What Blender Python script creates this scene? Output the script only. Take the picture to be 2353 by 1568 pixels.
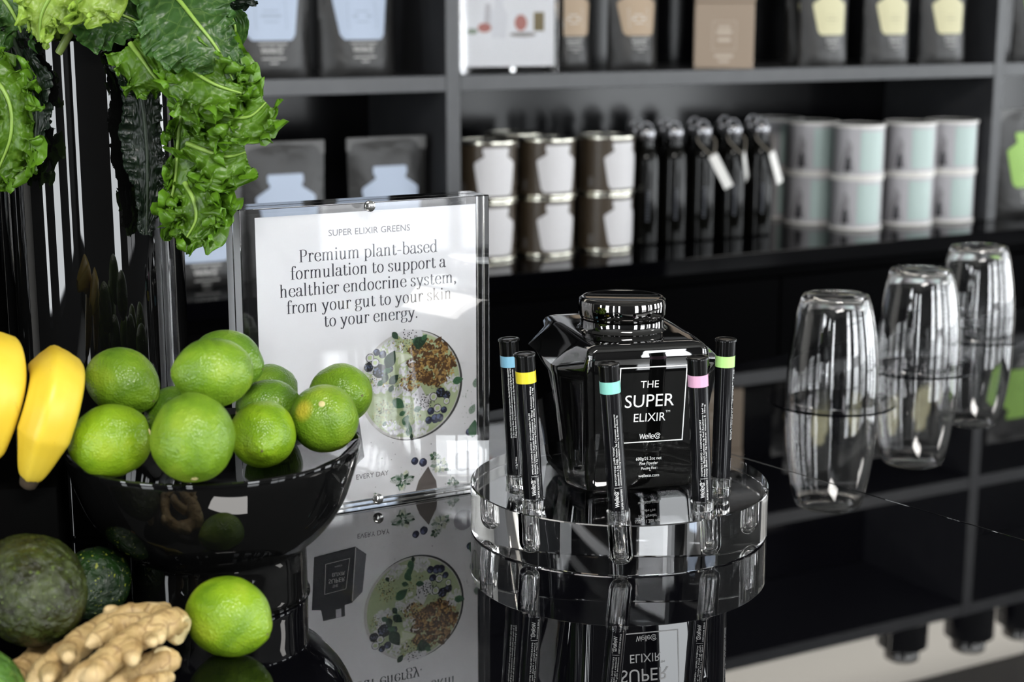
import bpy, bmesh, math, random
from mathutils import Vector, Matrix, noise, geometry
for _o in list(bpy.data.objects): bpy.data.objects.remove(_o)
C = bpy.context.scene.collection
PI = math.pi
# ------------------------------------------------------------------ camera
F, CAMH, PITCH, CX, CY = 3700.0, 0.42, math.atan(770 / 3700), 1176.5, 784.0
cam = bpy.data.objects.new('camera', bpy.data.cameras.new('camera'))
C.objects.link(cam); bpy.context.scene.camera = cam
cam.location = (0, 0, CAMH); cam.rotation_euler = (PI / 2 - PITCH, 0, 0)
cam.data.sensor_fit = 'HORIZONTAL'; cam.data.sensor_width = 36.0
cam.data.lens = 36.0 * F / 2353.0
cam.data.clip_start = 0.02
cam.data.dof.use_dof = True
cam.data.dof.focus_distance = 1.27
cam.data.dof.aperture_fstop = 6.5
# ------------------------------------------------------------------ view, world
sc = bpy.context.scene
sc.view_settings.view_transform = 'Standard'; sc.view_settings.look = 'None'
sc.view_settings.gamma = 1.0; sc.view_settings.use_curve_mapping = False
sc.view_settings.exposure = 0.25
sc.cycles.max_bounces = 20; sc.cycles.transmission_bounces = 20
sc.cycles.glossy_bounces = 8; sc.cycles.diffuse_bounces = 4
sc.cycles.sample_clamp_indirect = 20.0
sc.cycles.use_denoising = True
world = bpy.data.worlds.new('world'); sc.world = world; world.use_nodes = True
world.node_tree.nodes['Background'].inputs[0].default_value = (0.75, 0.85, 1.0, 1)
world.node_tree.nodes['Background'].inputs[1].default_value = 0.25
WINDOW_E = 11.0                     # daylight seen through the shop windows
KEY_W = 85.0                       # power of the added overhead key light

# ------------------------------------------------------------------ pixel helpers (dimension taking)
_FW = Vector((0, math.cos(PITCH), -math.sin(PITCH))); _UP = Vector((0, math.sin(PITCH), math.cos(PITCH)))
_O = Vector((0, 0, CAMH))
def ray(x, y): return _FW + Vector((1, 0, 0)) * ((x - CX) / F) - _UP * ((y - CY) / F)
def atz(x, y, z=0.0): d = ray(x, y); return _O + d * ((z - CAMH) / d.z)
def aty(x, y, Y): d = ray(x, y); return _O + d * (Y / d.y)
def wof(p): return (Vector(p) - _O).dot(_FW)
TH = math.radians(28.5)             # the shelving, the room and the sign are turned by this
RU = Vector((math.cos(TH), math.sin(TH), 0)); RN = Vector((-RU.y, RU.x, 0)); RO = Vector((-0.0347, 2.7898, 0))
def room(s, n, z=0.0): return RO + RU * s + RN * n + Vector((0, 0, z))
def onplane(x, y, n):               # where the line of sight meets the upright plane n of the shelving -> (s, z)
    d = ray(x, y); t = (RO + RN * n - _O).dot(RN) / d.dot(RN); p = _O + d * t
    return (p - RO).dot(RU), p.z
# ------------------------------------------------------------------ object helpers
def tag(o, label=None, cat=None, group=None, kind=None):
    if label: o['label'] = label
    if cat: o['category'] = cat
    if group: o['group'] = group
    if kind: o['kind'] = kind
    return o
def empty(name, loc=(0, 0, 0), rot=(0, 0, 0), label=None, cat=None, group=None):
    o = bpy.data.objects.new(name, None); C.objects.link(o); o.empty_display_size = .02
    o.location = loc; o.rotation_euler = rot
    return tag(o, label, cat, group)
def link_mesh(name, me, mats, parent=None, loc=None, rot=None, smooth=None):
    o = bpy.data.objects.new(name, me); C.objects.link(o)
    for m in (mats if isinstance(mats, (list, tuple)) else [mats]): me.materials.append(m)
    if parent: o.parent = parent
    if loc is not None: o.location = loc
    if rot is not None: o.rotation_euler = rot
    if smooth is not None:
        for p in me.polygons: p.use_smooth = True
        if smooth < 180:
            me.set_sharp_from_angle(angle=math.radians(smooth))
    return o
def obj(name, bm, mats, parent=None, loc=None, rot=None, smooth=None):
    me = bpy.data.meshes.new(name); bmesh.ops.recalc_face_normals(bm, faces=bm.faces[:]) if bm.faces and not getattr(bm, 'keep', False) else None
    bm.to_mesh(me); bm.free()
    return link_mesh(name, me, mats, parent, loc, rot, smooth)
def pyobj(name, v, f, mats, parent=None, loc=None, rot=None, smooth=None, mi=None):
    me = bpy.data.meshes.new(name); me.from_pydata([tuple(a) for a in v], [], f)
    o = link_mesh(name, me, mats, parent, loc, rot, smooth)
    if mi: me.polygons.foreach_set('material_index', mi)
    me.update(); return o
def copy_tree(o, parent=None):
    c = o.copy(); C.objects.link(c)
    if parent: c.parent = parent
    for ch in list(o.children): copy_tree(ch, c)
    return c
def box(bm, x0, x1, y0, y1, z0, z1, bev=0.0, seg=2, M=None):
    r = bmesh.ops.create_cube(bm, size=1.0)
    vs = r['verts']
    for v in vs:
        v.co = Vector((x0 + (v.co.x + .5) * (x1 - x0), y0 + (v.co.y + .5) * (y1 - y0), z0 + (v.co.z + .5) * (z1 - z0)))
    if bev:
        es = list({e for v in vs for e in v.link_edges})
        g = bmesh.ops.bevel(bm, geom=es, offset=bev, segments=seg, affect='EDGES', profile=.5)
        vs = list({v for f in g['faces'] for v in f.verts} | {v for v in vs if v.is_valid})
    if M is not None:
        for v in vs: v.co = M @ v.co
    return bm
def lathe(bm, prof, seg=48, M=None, close=False):
    rings = []
    for r, z in prof:
        if r < 1e-6: rings.append([bm.verts.new((0, 0, z))])
        else: rings.append([bm.verts.new((r * math.cos(2 * PI * k / seg), r * math.sin(2 * PI * k / seg), z)) for k in range(seg)])
    pairs = list(zip(rings, rings[1:]))
    if close: pairs.append((rings[-1], rings[0]))
    for a, b in pairs:
        for k in range(seg):
            k2 = (k + 1) % seg
            if len(a) == 1 and len(b) == 1: continue
            if len(a) == 1: bm.faces.new((a[0], b[k], b[k2]))
            elif len(b) == 1: bm.faces.new((a[k], a[k2], b[0]))
            else: bm.faces.new((a[k], a[k2], b[k2], b[k]))
    if M is not None:
        for ring in rings:
            for v in ring: v.co = M @ v.co
    return bm
def tube(bm, pts, rad, seg=10, cap=True):
    pts = [Vector(p) for p in pts]; n = len(pts)
    rr = rad if isinstance(rad, (list, tuple)) else [rad] * n
    rings = []; pu = None
    for i, p in enumerate(pts):
        t = (pts[min(i + 1, n - 1)] - pts[max(i - 1, 0)]).normalized()
        if pu is None: pu = t.orthogonal().normalized()
        u = (pu - t * pu.dot(t)).normalized(); pu = u; w = t.cross(u)
        rings.append([bm.verts.new(p + (u * math.cos(2 * PI * k / seg) + w * math.sin(2 * PI * k / seg)) * rr[i]) for k in range(seg)])
    for a, b in zip(rings, rings[1:]):
        for k in range(seg): bm.faces.new((a[k], a[(k + 1) % seg], b[(k + 1) % seg], b[k]))
    if cap:
        bm.faces.new(list(reversed(rings[0]))); bm.faces.new(rings[-1])
    return bm
def crom(pts, n):
    """Catmull-Rom resampling, n points per span"""
    P = [Vector(p) for p in pts]; out = []
    for i in range(len(P) - 1):
        a, b, c, d = P[max(i - 1, 0)], P[i], P[i + 1], P[min(i + 2, len(P) - 1)]
        for k in range(n):
            t = k / n
            out.append(.5 * ((2 * b) + (c - a) * t + (2 * a - 5 * b + 4 * c - d) * t * t + (3 * b - a - 3 * c + d) * t ** 3))
    out.append(P[-1]); return out
def nz(x, y, z): return noise.noise(Vector((x, y, z)))
def apply_mods(o):
    dg = bpy.context.evaluated_depsgraph_get(); dg.update()
    me = bpy.data.meshes.new_from_object(o.evaluated_get(dg)); o.modifiers.clear()
    old = o.data; o.data = me; bpy.data.meshes.remove(old); return o
# ------------------------------------------------------------------ materials
def mat(name, col, rough=.5, metal=0., ior=1.5, trans=0., coat=0., spec=None, sheen=0., sss=0.):
    m = bpy.data.materials.new(name); m.use_nodes = True
    b = m.node_tree.nodes['Principled BSDF']
    b.inputs['Base Color'].default_value = (*col, 1); b.inputs['Roughness'].default_value = rough
    b.inputs['Metallic'].default_value = metal; b.inputs['IOR'].default_value = ior
    b.inputs['Transmission Weight'].default_value = trans; b.inputs['Coat Weight'].default_value = coat
    b.inputs['Coat Roughness'].default_value = .03
    if sss:
        b.inputs['Subsurface Weight'].default_value = sss; b.inputs['Subsurface Radius'].default_value = (.6, 1, .2)
        b.inputs['Subsurface Scale'].default_value = .006
    return m
def N(m, t, **kw):
    n = m.node_tree.nodes.new(t)
    for k, v in kw.items():
        if k in n.inputs: n.inputs[k].default_value = v
        else: setattr(n, k, v)
    return n
def L(m, a, b): m.node_tree.links.new(a, b)
def P(m): return m.node_tree.nodes['Principled BSDF']
def coords(m): return N(m, 'ShaderNodeTexCoord').outputs['Object']
def ntex(m, co, scale, detail=4., rough=.5, dist=0.):
    n = N(m, 'ShaderNodeTexNoise'); L(m, co, n.inputs['Vector'])
    n.inputs['Scale'].default_value = scale; n.inputs['Detail'].default_value = detail
    n.inputs['Roughness'].default_value = rough; n.inputs['Distortion'].default_value = dist
    return n.outputs['Fac']
def ramp(m, fac, stops):
    r = N(m, 'ShaderNodeValToRGB'); L(m, fac, r.inputs['Fac']); e = r.color_ramp.elements
    while len(e) < len(stops): e.new(.5)
    for el, (p, c) in zip(e, stops): el.position = p; el.color = (*c, 1) if len(c) == 3 else c
    return r.outputs['Color']
def mixc(m, fac, a, b):
    n = N(m, 'ShaderNodeMix', data_type='RGBA')
    for i, v in ((0, fac), (6, a), (7, b)):
        if hasattr(v, 'is_linked'): L(m, v, n.inputs[i])
        else: n.inputs[i].default_value = v if not isinstance(v, tuple) else (*v, 1)
    return n.outputs[2]
def bump(m, h, strength, dist):
    b = N(m, 'ShaderNodeBump'); b.inputs['Strength'].default_value = strength; b.inputs['Distance'].default_value = dist
    L(m, h, b.inputs['Height']); L(m, b.outputs['Normal'], P(m).inputs['Normal']); return b
def glass(name, ior=1.49, col=(1, 1, 1), rough=0.):
    m = bpy.data.materials.new(name); m.use_nodes = True; nt = m.node_tree
    nt.nodes.remove(P(m)); g = N(m, 'ShaderNodeBsdfGlass'); g.inputs['IOR'].default_value = ior
    g.inputs['Color'].default_value = (*col, 1); g.inputs['Roughness'].default_value = rough
    L(m, g.outputs[0], nt.nodes['Material Output'].inputs['Surface']); return m
def emit(name, col, e):
    m = bpy.data.materials.new(name); m.use_nodes = True; nt = m.node_tree; nt.nodes.remove(P(m))
    g = N(m, 'ShaderNodeEmission'); g.inputs[0].default_value = (*col, 1); g.inputs[1].default_value = e
    L(m, g.outputs[0], nt.nodes['Material Output'].inputs['Surface']); return m

M_counter = mat('black_mirror_glass', (.002, .002, .003), .0, ior=2.15)
M_wall = mat('wall_paint', (.55, .53, .50), .8)
M_ceil = mat('ceiling_paint', (.26, .255, .24), .9)
M_floor = mat('pale_floor', (.55, .55, .55), .25)
_c = coords(M_floor); L(M_floor, ramp(M_floor, ntex(M_floor, _c, 3., 5), [(.3, (.32, .32, .315)), (.7, (.40, .395, .39))]), P(M_floor).inputs['Base Color'])
M_frame = mat('window_frame_paint', (.05, .05, .055), .4)
M_day = emit('overcast_daylight', (.93, .97, 1.0), WINDOW_E)
M_day2 = emit('daylight_off_the_pavement', (.95, .97, 1.0), 2.6)
M_shelf = mat('charcoal_laminate', (.045, .046, .050), .33)
_c = coords(M_shelf); L(M_shelf, ramp(M_shelf, ntex(M_shelf, _c, 30., 3), [(.3, (.030, .031, .034)), (.7, (.039, .040, .043))]), P(M_shelf).inputs['Base Color'])
M_shelfgloss = mat('black_gloss_panel', (.002, .002, .0025), .14, ior=1.31)
M_shelftop = mat('black_gloss_shelf_top', (.001, .001, .0015), .05, ior=1.16)
M_black = mat('black_gloss', (.003, .003, .003), .02, ior=1.55)
M_jar = mat('black_glass_jar', (.002, .002, .002), .015, ior=2.15)
M_jarcap = mat('black_mirror_cap', (.17, .165, .16), .04, metal=1.0)
M_white = mat('white_print', (.86, .86, .86), .5)
M_acr = glass('clear_acrylic', 1.49)
M_disc = glass('clear_acrylic_stand', 1.49)
M_tube = glass('clear_tube_glass', 1.47)
M_cup = glass('clear_cup', 1.57)
M_paper = mat('white_sheet_paper', (.89, .90, .93), .6)
M_matt = mat('matt_black_board', (.002, .002, .002), .9, ior=1.03)
M_door = mat('black_satin_door', (.001, .001, .0012), .45, ior=1.05)
M_ink = mat('dark_navy_ink', (.02, .02, .035), .5)
M_grey = mat('grey_ink', (.10, .10, .11), .5)

# ------------------------------------------------------------------ lettering
def bfont(txt):
    """flat letters of the built-in sans face: (verts 2d, faces), baseline 0, size 1"""
    cu = bpy.data.curves.new('t', 'FONT'); cu.body = txt; cu.resolution_u = 3
    o = bpy.data.objects.new('t', cu); C.objects.link(o)
    dg = bpy.context.evaluated_depsgraph_get(); dg.update()
    me = bpy.data.meshes.new_from_object(o.evaluated_get(dg))
    v = [(p.co.x, p.co.y) for p in me.vertices]; f = [list(p.vertices) for p in me.polygons]
    bpy.data.objects.remove(o); bpy.data.curves.remove(cu); bpy.data.meshes.remove(me)
    return v, f
def fit(vf, x0, x1, y0, h=None, cap=.69):
    """scale letters to run from x0 to x1 on baseline y0; h = capital height (None: keep aspect)"""
    v, f = vf; a = min(p[0] for p in v); b = max(p[0] for p in v)
    sx = (x1 - x0) / (b - a); sy = sx if h is None else h / cap
    return [(x0 + (p[0] - a) * sx, y0 + p[1] * sy) for p in v], f
def merge(parts):
    V, Fc = [], []
    for v, f in parts:
        k = len(V); V += list(v); Fc += [[i + k for i in q] for q in f]
    return V, Fc
STEM, HAIR = .088, .022
def stroke(pts, wfun, n=7):
    P2 = crom([(x, y, 0) for x, y in pts], n) if len(pts) > 2 else [Vector((*p, 0)) for p in pts]
    V, Fc = [], []
    for i, p in enumerate(P2):
        t = (P2[min(i + 1, len(P2) - 1)] - P2[max(i - 1, 0)]).normalized()
        w = wfun(t) / 2; nn = Vector((-t.y, t.x, 0))
        V += [(p.x + nn.x * w, p.y + nn.y * w), (p.x - nn.x * w, p.y - nn.y * w)]
        if i: Fc.append([2 * i - 2, 2 * i - 1, 2 * i + 1, 2 * i])
    return V, Fc
def didone(t): return HAIR + (STEM - HAIR) * abs(t.y) ** 1.6
def rectp(x0, x1, y0, y1): return [(x0, y0), (x1, y0), (x1, y1), (x0, y1)], [[0, 1, 2, 3]]
def discp(x, y, r, n=14): return [(x + r * math.cos(2 * PI * k / n), y + r * math.sin(2 * PI * k / n)) for k in range(n)], [list(range(n))]
_bowlR = [(.13, .36), (.21, .465), (.32, .475), (.43, .39), (.465, .24), (.43, .09), (.32, .0), (.2, .01), (.13, .10)]
_arch = [(.13, .34), (.2, .45), (.3, .485), (.38, .43), (.395, .30)]
GL = {
 'a': (.47, [('c', [(.33, .27), (.2, .26), (.08, .2), (.06, .11), (.12, .015), (.22, .015), (.33, .1)]), ('v', .34, .07, .36), ('c', [(.09, .38), (.13, .46), (.22, .485), (.31, .45), (.34, .36)]), ('d', .105, .37, .045), ('c', [(.34, .08), (.38, .005), (.46, .05)])]),
 'b': (.53, [('v', .13, .03, .74), ('s', .03, .13, .73), ('c', _bowlR)]),
 'c': (.45, [('c', [(.39, .38), (.34, .46), (.25, .485), (.13, .42), (.075, .24), (.13, .07), (.25, -.005), (.35, .03), (.41, .12)]), ('d', .375, .375, .048)]),
 'd': (.54, [('v', .40, .01, .74), ('s', .30, .40, .73), ('s', .40, .51, .01), ('c', [(.53 - x, y) for x, y in _bowlR])]),
 'e': (.47, [('s', .08, .42, .265), ('c', [(.415, .265), (.38, .42), (.26, .485), (.13, .42), (.075, .24), (.13, .07), (.26, -.005), (.37, .03), (.43, .12)])]),
 'f': (.32, [('v', .15, 0, .58), ('c', [(.15, .52), (.16, .66), (.22, .74), (.30, .745), (.34, .70)]), ('d', .33, .685, .045), ('s', .03, .31, .47), ('s', .05, .27, .01)]),
 'g': (.48, [('c', [(.22, .485), (.11, .45), (.075, .33), (.11, .21), (.22, .17), (.33, .21), (.365, .33), (.33, .45), (.22, .485)]), ('c', [(.14, .19), (.075, .12), (.13, .055), (.26, .045), (.38, .02), (.42, -.07), (.36, -.17), (.2, -.21), (.08, -.17), (.06, -.08), (.13, .03)]), ('c', [(.33, .44), (.39, .485), (.45, .475)]), ('d', .44, .455, .035)]),
 'h': (.55, [('v', .13, 0, .74), ('s', .03, .13, .73), ('s', .04, .22, .01), ('c', _arch), ('v', .395, 0, .33), ('s', .31, .48, .01)]),
 'i': (.27, [('v', .13, 0, .48), ('s', .04, .13, .47), ('s', .04, .22, .01), ('d', .125, .65, .055)]),
 'k': (.54, [('v', .13, 0, .74), ('s', .03, .13, .73), ('s', .04, .22, .01), ('c', [(.15, .2), (.40, .46)]), ('D', .24, .29, .44, .01), ('s', .31, .49, .47), ('s', .36, .54, .01)]),
 'l': (.27, [('v', .13, 0, .74), ('s', .03, .13, .73), ('s', .04, .22, .01)]),
 'm': (.82, [('v', .13, 0, .48), ('s', .04, .13, .47), ('s', .04, .22, .01), ('c', _arch), ('v', .395, 0, .33), ('s', .31, .48, .01), ('c', [(x + .265, y) for x, y in _arch]), ('v', .66, 0, .33), ('s', .575, .75, .01)]),
 'n': (.55, [('v', .13, 0, .48), ('s', .04, .13, .47), ('s', .04, .22, .01), ('c', _arch), ('v', .395, 0, .33), ('s', .31, .48, .01)]),
 'o': (.50, [('c', [(.25, .485), (.13, .42), (.075, .24), (.13, .06), (.25, -.005), (.37, .06), (.425, .24), (.37, .42), (.25, .485)])]),
 'p': (.53, [('v', .13, -.22, .48), ('s', .04, .13, .47), ('s', .03, .24, -.21), ('c', _bowlR)]),
 'r': (.39, [('v', .13, 0, .48), ('s', .04, .13, .47), ('s', .04, .23, .01), ('c', [(.13, .32), (.19, .44), (.27, .485), (.34, .45)]), ('d', .335, .43, .047)]),
 's': (.40, [('c', [(.325, .38), (.28, .46), (.2, .485), (.10, .44), (.085, .36), (.13, .29), (.27, .205), (.325, .13), (.29, .03), (.2, -.005), (.1, .025), (.065, .12)])]),
 't': (.34, [('v', .14, .08, .60), ('c', [(.14, .11), (.17, .015), (.25, .0), (.32, .09)]), ('s', .03, .30, .47)]),
 'u': (.56, [('v', .13, .12, .48), ('s', .03, .13, .47), ('c', [(.13, .14), (.17, .015), (.27, .0), (.40, .13)]), ('v', .405, 0, .48), ('s', .31, .405, .47), ('s', .405, .51, .01)]),
 'y': (.51, [('D', .09, .47, .28, .0), ('c', [(.43, .47), (.26, -.02), (.18, -.18), (.10, -.205)]), ('s', .01, .20, .47), ('s', .35, .51, .47), ('d', .08, -.17, .045)]),
 'P': (.57, [('v', .16, 0, .70), ('s', .05, .30, .69), ('s', .05, .28, .01), ('c', [(.16, .69), (.33, .69), (.455, .63), (.48, .52), (.455, .40), (.33, .33), (.16, .33)])]),
 '-': (.34, [('r', .04, .30, .225, .265)]),
 ',': (.2, [('d', .1, .045, .052), ('c', [(.13, .05), (.135, -.04), (.07, -.11)])]),
 '.': (.2, [('d', .1, .045, .052)]),
}
def serif_text(txt):
    x = 0; parts = []
    for ch in txt:
        if ch == ' ': x += .23; continue
        adv, st = GL[ch]
        for k in st:
            if k[0] == 'v': g = rectp(k[1] - STEM / 2, k[1] + STEM / 2, k[2], k[3])
            elif k[0] == 's': g = rectp(k[1], k[2], k[3] - .01, k[3] + .011)
            elif k[0] == 'r': g = rectp(*k[1:])
            elif k[0] == 'd': g = discp(*k[1:])
            elif k[0] == 'D': h = STEM * .52; g = ([(k[1] - h, k[2]), (k[1] + h, k[2]), (k[3] + h, k[4]), (k[3] - h, k[4])], [[0, 1, 2, 3]])
            else: g = stroke(k[1], didone)
            parts.append(([(px + x, py) for px, py in g[0]], g[1]))
        x += adv
    return merge(parts)
def arcpts(cx, cy, rx, ry, a0, a1, n=14):
    return [(cx + rx * math.cos(math.radians(a0 + (a1 - a0) * k / n)), cy + ry * math.sin(math.radians(a0 + (a1 - a0) * k / n))) for k in range(n + 1)]
def logo(w=.075, tm=True):
    """the round single-weight logotype: Welle, then a large C with a small o inside; capital height .7"""
    mono = lambda t: w
    ln = lambda *p: merge([stroke([p[i], p[i + 1]], mono) for i in range(len(p) - 1)])
    parts = [ln((.02, .70), (.20, .0), (.38, .66), (.56, .0), (.74, .70))]
    x = .76
    def e(x): return merge([stroke([(x + .04, .25), (x + .46, .25)], mono), stroke(arcpts(x + .25, .25, .215, .25, 0, 315), mono, 2)])
    parts += [e(x), ln((x + .60, 0), (x + .60, .74)), ln((x + .78, 0), (x + .78, .74)), e(x + .86)]
    c = x + 1.82
    parts += [stroke(arcpts(c, .33, .40, .37, 62, 322), mono, 2), stroke(arcpts(c + .05, .33, .19, .185, 0, 360), mono, 2), stroke(arcpts(c + .0, .33, .40, .37, 62, 20, 6), mono, 2)]
    if tm:
        tv, tf = bfont('TM'); parts.append(([(px * .22 + c + .46, py * .22 + .55) for px, py in tv], tf))
    return merge(parts)
def flat(name, vf, m, parent, y=0.0):
    """lettering on the local x-z plane facing -y"""
    return pyobj(name, [(x, y, z) for x, z in vf[0]], vf[1], m, parent)
def slice_x(vf, step):
    """cut flat letters into strips along y so they can be bent"""
    bm = bmesh.new(); V = [bm.verts.new((x, y, 0)) for x, y in vf[0]]
    for f in vf[1]:
        try: bm.faces.new([V[i] for i in f])
        except ValueError: pass
    ys = [p[1] for p in vf[0]]; y = min(ys) + step
    while y < max(ys):
        bmesh.ops.bisect_plane(bm, geom=bm.verts[:] + bm.edges[:] + bm.faces[:], plane_co=(0, y, 0), plane_no=(0, 1, 0)); y += step
    bm.verts.index_update()
    r = [(v.co.x, v.co.y) for v in bm.verts], [[v.index for v in f.verts] for f in bm.faces]; bm.free(); return r
# ================================================================== SETTING (room turned by TH)
RT = dict(loc=RO, rot=(0, 0, TH))
Z0, Z1, SL, SR, NF, NB = -.95, 2.05, -5.2, 6.4, -6.0, .42
def struct(name, boxes, m, bev=0.):
    bm = bmesh.new()
    for b in boxes: box(bm, *b, bev)
    o = obj(name, bm, m, **RT); o['kind'] = 'structure'; return o
M_dark = mat('charcoal_wall_paint', (.035, .035, .037), .6)
struct('floor', [(SL, SR, NF - .15, NB + .1, Z0 - .05, Z0)], M_floor)
struct('ceiling', [(SL, SR, NF - .15, NB + .1, Z1, Z1 + .05)], M_ceil)
struct('wall_back', [(SL, SR, NB, NB + .1, Z0, Z1)], M_wall)
struct('trim_1', [(SL + .1, SR - .1, .16, NB - .002, 1.265, Z1 - .002)], M_dark)
def side_wall(name, s0_, s1_, wins):
    xs = [NF - .15] + [v for w in wins for v in w] + [NB + .1]
    b = [(s0_, s1_, xs[0], xs[-1], Z0, -.62), (s0_, s1_, xs[0], xs[-1], 1.75, Z1)]
    for k in range(0, len(xs), 2): b.append((s0_, s1_, xs[k], xs[k + 1], -.62, 1.75))
    return struct(name, b, M_dark)
LWIN_ADDED = [(-5.0, -4.5), (-3.4, -2.5), (-1.6, -1.2)]; RWIN_ADDED = [(-5.4, -4.3), (-3.6, -2.6), (-1.8, -.9)]  # unseen side windows, added to brighten the acrylic and streak the cups
side_wall('wall_left', SL - .1, SL, LWIN_ADDED); side_wall('wall_right', SR, SR + .1, RWIN_ADDED)
WINS = [(-4.9, -4.2), (-.55, .25), (1.05, 2.35), (3.2, 3.65), (4.1, 5.2)]
WZ0, WZ1 = -.62, 1.75
bxs = [(SL, SR, NF - .12, NF, Z0, WZ0), (SL, SR, NF - .12, NF, WZ1, Z1)]
xs = [SL] + [v for w in WINS for v in w] + [SR]
for k in range(0, len(xs), 2): bxs.append((xs[k], xs[k + 1], NF - .12, NF, WZ0, WZ1))
struct('wall_front', bxs, M_dark)
for k, (a, b) in enumerate(WINS):
    f = .035
    bs = [(a, a + f, NF - .09, NF - .03, WZ0, WZ1), (b - f, b, NF - .09, NF - .03, WZ0, WZ1), (a + f, b - f, NF - .09, NF - .03, WZ0, WZ0 + f),
          (a + f, b - f, NF - .09, NF - .03, WZ1 - f, WZ1), (a + f, b - f, NF - .085, NF - .035, .93, .965)]
    if b - a > 1: bs.append(((a + b) / 2 - .02, (a + b) / 2 + .02, NF - .085, NF - .035, WZ0 + f, WZ1 - f))
    w = struct('window_%d' % (k + 1), bs, M_frame)
    bm = bmesh.new(); box(bm, a + .01, b - .01, NF - .115, NF - .10, WZ0 + .01, WZ1 - .01)
    p = obj('pane', bm, M_day if k != 2 else M_day2, w)
    if k == 2:
        bm = bmesh.new(); box(bm, a + .01, b - .01, NF - .0995, NF - .0955, -.02, WZ1 - .01); obj('upper_pane', bm, M_day, w)
for k, (side, a, b) in enumerate([(-1, *w) for w in LWIN_ADDED] + [(1, *w) for w in RWIN_ADDED]):  # frames and glowing panes of the added side windows
    x0, x1 = (SL - .09, SL - .03) if side < 0 else (SR + .03, SR + .09); f = .035
    w = struct('window_%d' % (len(WINS) + k + 1), [(x0, x1, a, a + f, WZ0, WZ1), (x0, x1, b - f, b, WZ0, WZ1), (x0, x1, a + f, b - f, WZ0, WZ0 + f), (x0, x1, a + f, b - f, WZ1 - f, WZ1), (x0 + .01, x1 - .01, a + f, b - f, .93, .965)], M_frame)
    bm = bmesh.new(); xp = SL - .10 if side < 0 else SR + .085; box(bm, xp, xp + .012, a + .01, b - .01, WZ0 + .01, WZ1 - .01); obj('pane', bm, M_day, w)
# added light, not a known lamp: brightens the wall above the shelving
ld = bpy.data.lights.new('added_wall_wash_light', 'AREA'); ld.shape = 'RECTANGLE'; ld.size = 4.2; ld.size_y = .03; ld.energy = 20; ld.color = (1, .95, .86)
lo = bpy.data.objects.new('added_wall_wash_light', ld); C.objects.link(lo); lo.location = room(.6, .20, 1.26); lo.rotation_euler = (math.radians(35), 0, TH)
# added overhead area lights for key and fill, no known fixtures
for k, (s_, n_, wd) in enumerate([(-1.2, -3.4, KEY_W), (3.4, -3.2, KEY_W * .3)]):
    ld = bpy.data.lights.new('added_overhead_light', 'AREA'); ld.shape = 'RECTANGLE'; ld.size = 1.2; ld.size_y = .6
    ld.energy = wd; ld.color = (1, .97, .93)
    lo = bpy.data.objects.new('added_overhead_light', ld); C.objects.link(lo)
    lo.location = room(s_, n_, Z1 - .03); lo.rotation_euler = (0, 0, TH)

# ================================================================== SHELVING
unit = empty('shelving_unit', RO, (0, 0, TH), 'tall charcoal open shelving unit stocked with pouches, tins and bottles', 'shelving')
DEP = .33; LZ = -.02
UPR = [(-1.345, -1.318), (-.0865, -.0600), (1.1665, 1.1932), (2.425, 2.452)]
for a, b in UPR:
    bm = bmesh.new(); box(bm, a, b, 0, DEP, LZ, .896, .001, 1); obj('upright', bm, M_shelf, unit)
for (a0, a), (b, b1) in zip(UPR, UPR[1:]):
    for z0, z1 in ((.2785, .3055), (.577, .604), (.869, .896)):
        bm = bmesh.new(); box(bm, a + .0004, b - .0004, .001, DEP, z0, z1, .001, 1); obj('shelf_board', bm, M_shelf, unit)
bm = bmesh.new(); box(bm, UPR[0][0], UPR[-1][1], DEP + .0005, DEP + .012, LZ, .896); obj('back_panel', bm, M_shelfgloss, unit)
cab = empty('base_cabinet', RO, (0, 0, TH), 'long black cabinet with plain doors under the shelving', 'cabinet')
bm = bmesh.new(); box(bm, UPR[0][0], UPR[-1][1], -.085, DEP, Z0, LZ - .03, .001, 1); obj('body', bm, M_door, cab)
for k in range(6):
    a = UPR[0][0] + k * .633
    bm = bmesh.new(); box(bm, a + .002, a + .631, -.104, -.0855, Z0 + .08, LZ - .055, .0015, 1); obj('door', bm, M_door, cab)
bm = bmesh.new(); box(bm, UPR[0][0] - .01, UPR[-1][1] + .01, -.122, DEP + .012, LZ - .0298, LZ - .0004, .0015, 2)
tag(obj('cabinet_worktop', bm, M_shelftop, **RT), 'glossy black worktop on the long cabinet, under the tins and bottles', 'worktop')

# ------------------------------------------------------------------ pouches
JAR_OUT = [(.0, .33), (.08, .40), (.62, .485), (.72, .50), (.76, .485), (.88, .30), (.90, .27), (.955, .27), (.965, .30), (1.08, .30), (1.10, .28)]
def half_w(y, out=JAR_OUT):
    for (a, wa), (b, wb) in zip(out, out[1:]):
        if a <= y <= b: return wa + (wb - wa) * (y - a) / (b - a + 1e-9)
    return out[-1][1]
M_pouch = mat('matt_black_foil', (.014, .0135, .013), .42)
_c = coords(M_pouch); bump(M_pouch, ntex(M_pouch, _c, 22, 3, .5, 1.2), .5, .006)
M_seal = mat('pouch_seal_foil', (.05, .048, .046), .30)
M_lbl = {'blue': mat('pale_blue_label', (.38, .445, .56), .5), 'tan': mat('tan_label', (.36, .265, .175), .5),
         'cream': mat('cream_label', (.56, .525, .32), .5), 'green': mat('green_label', (.26, .46, .08), .5)}
M_print = mat('light_grey_print', (.55, .54, .52), .5)
LW = logo()
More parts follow.
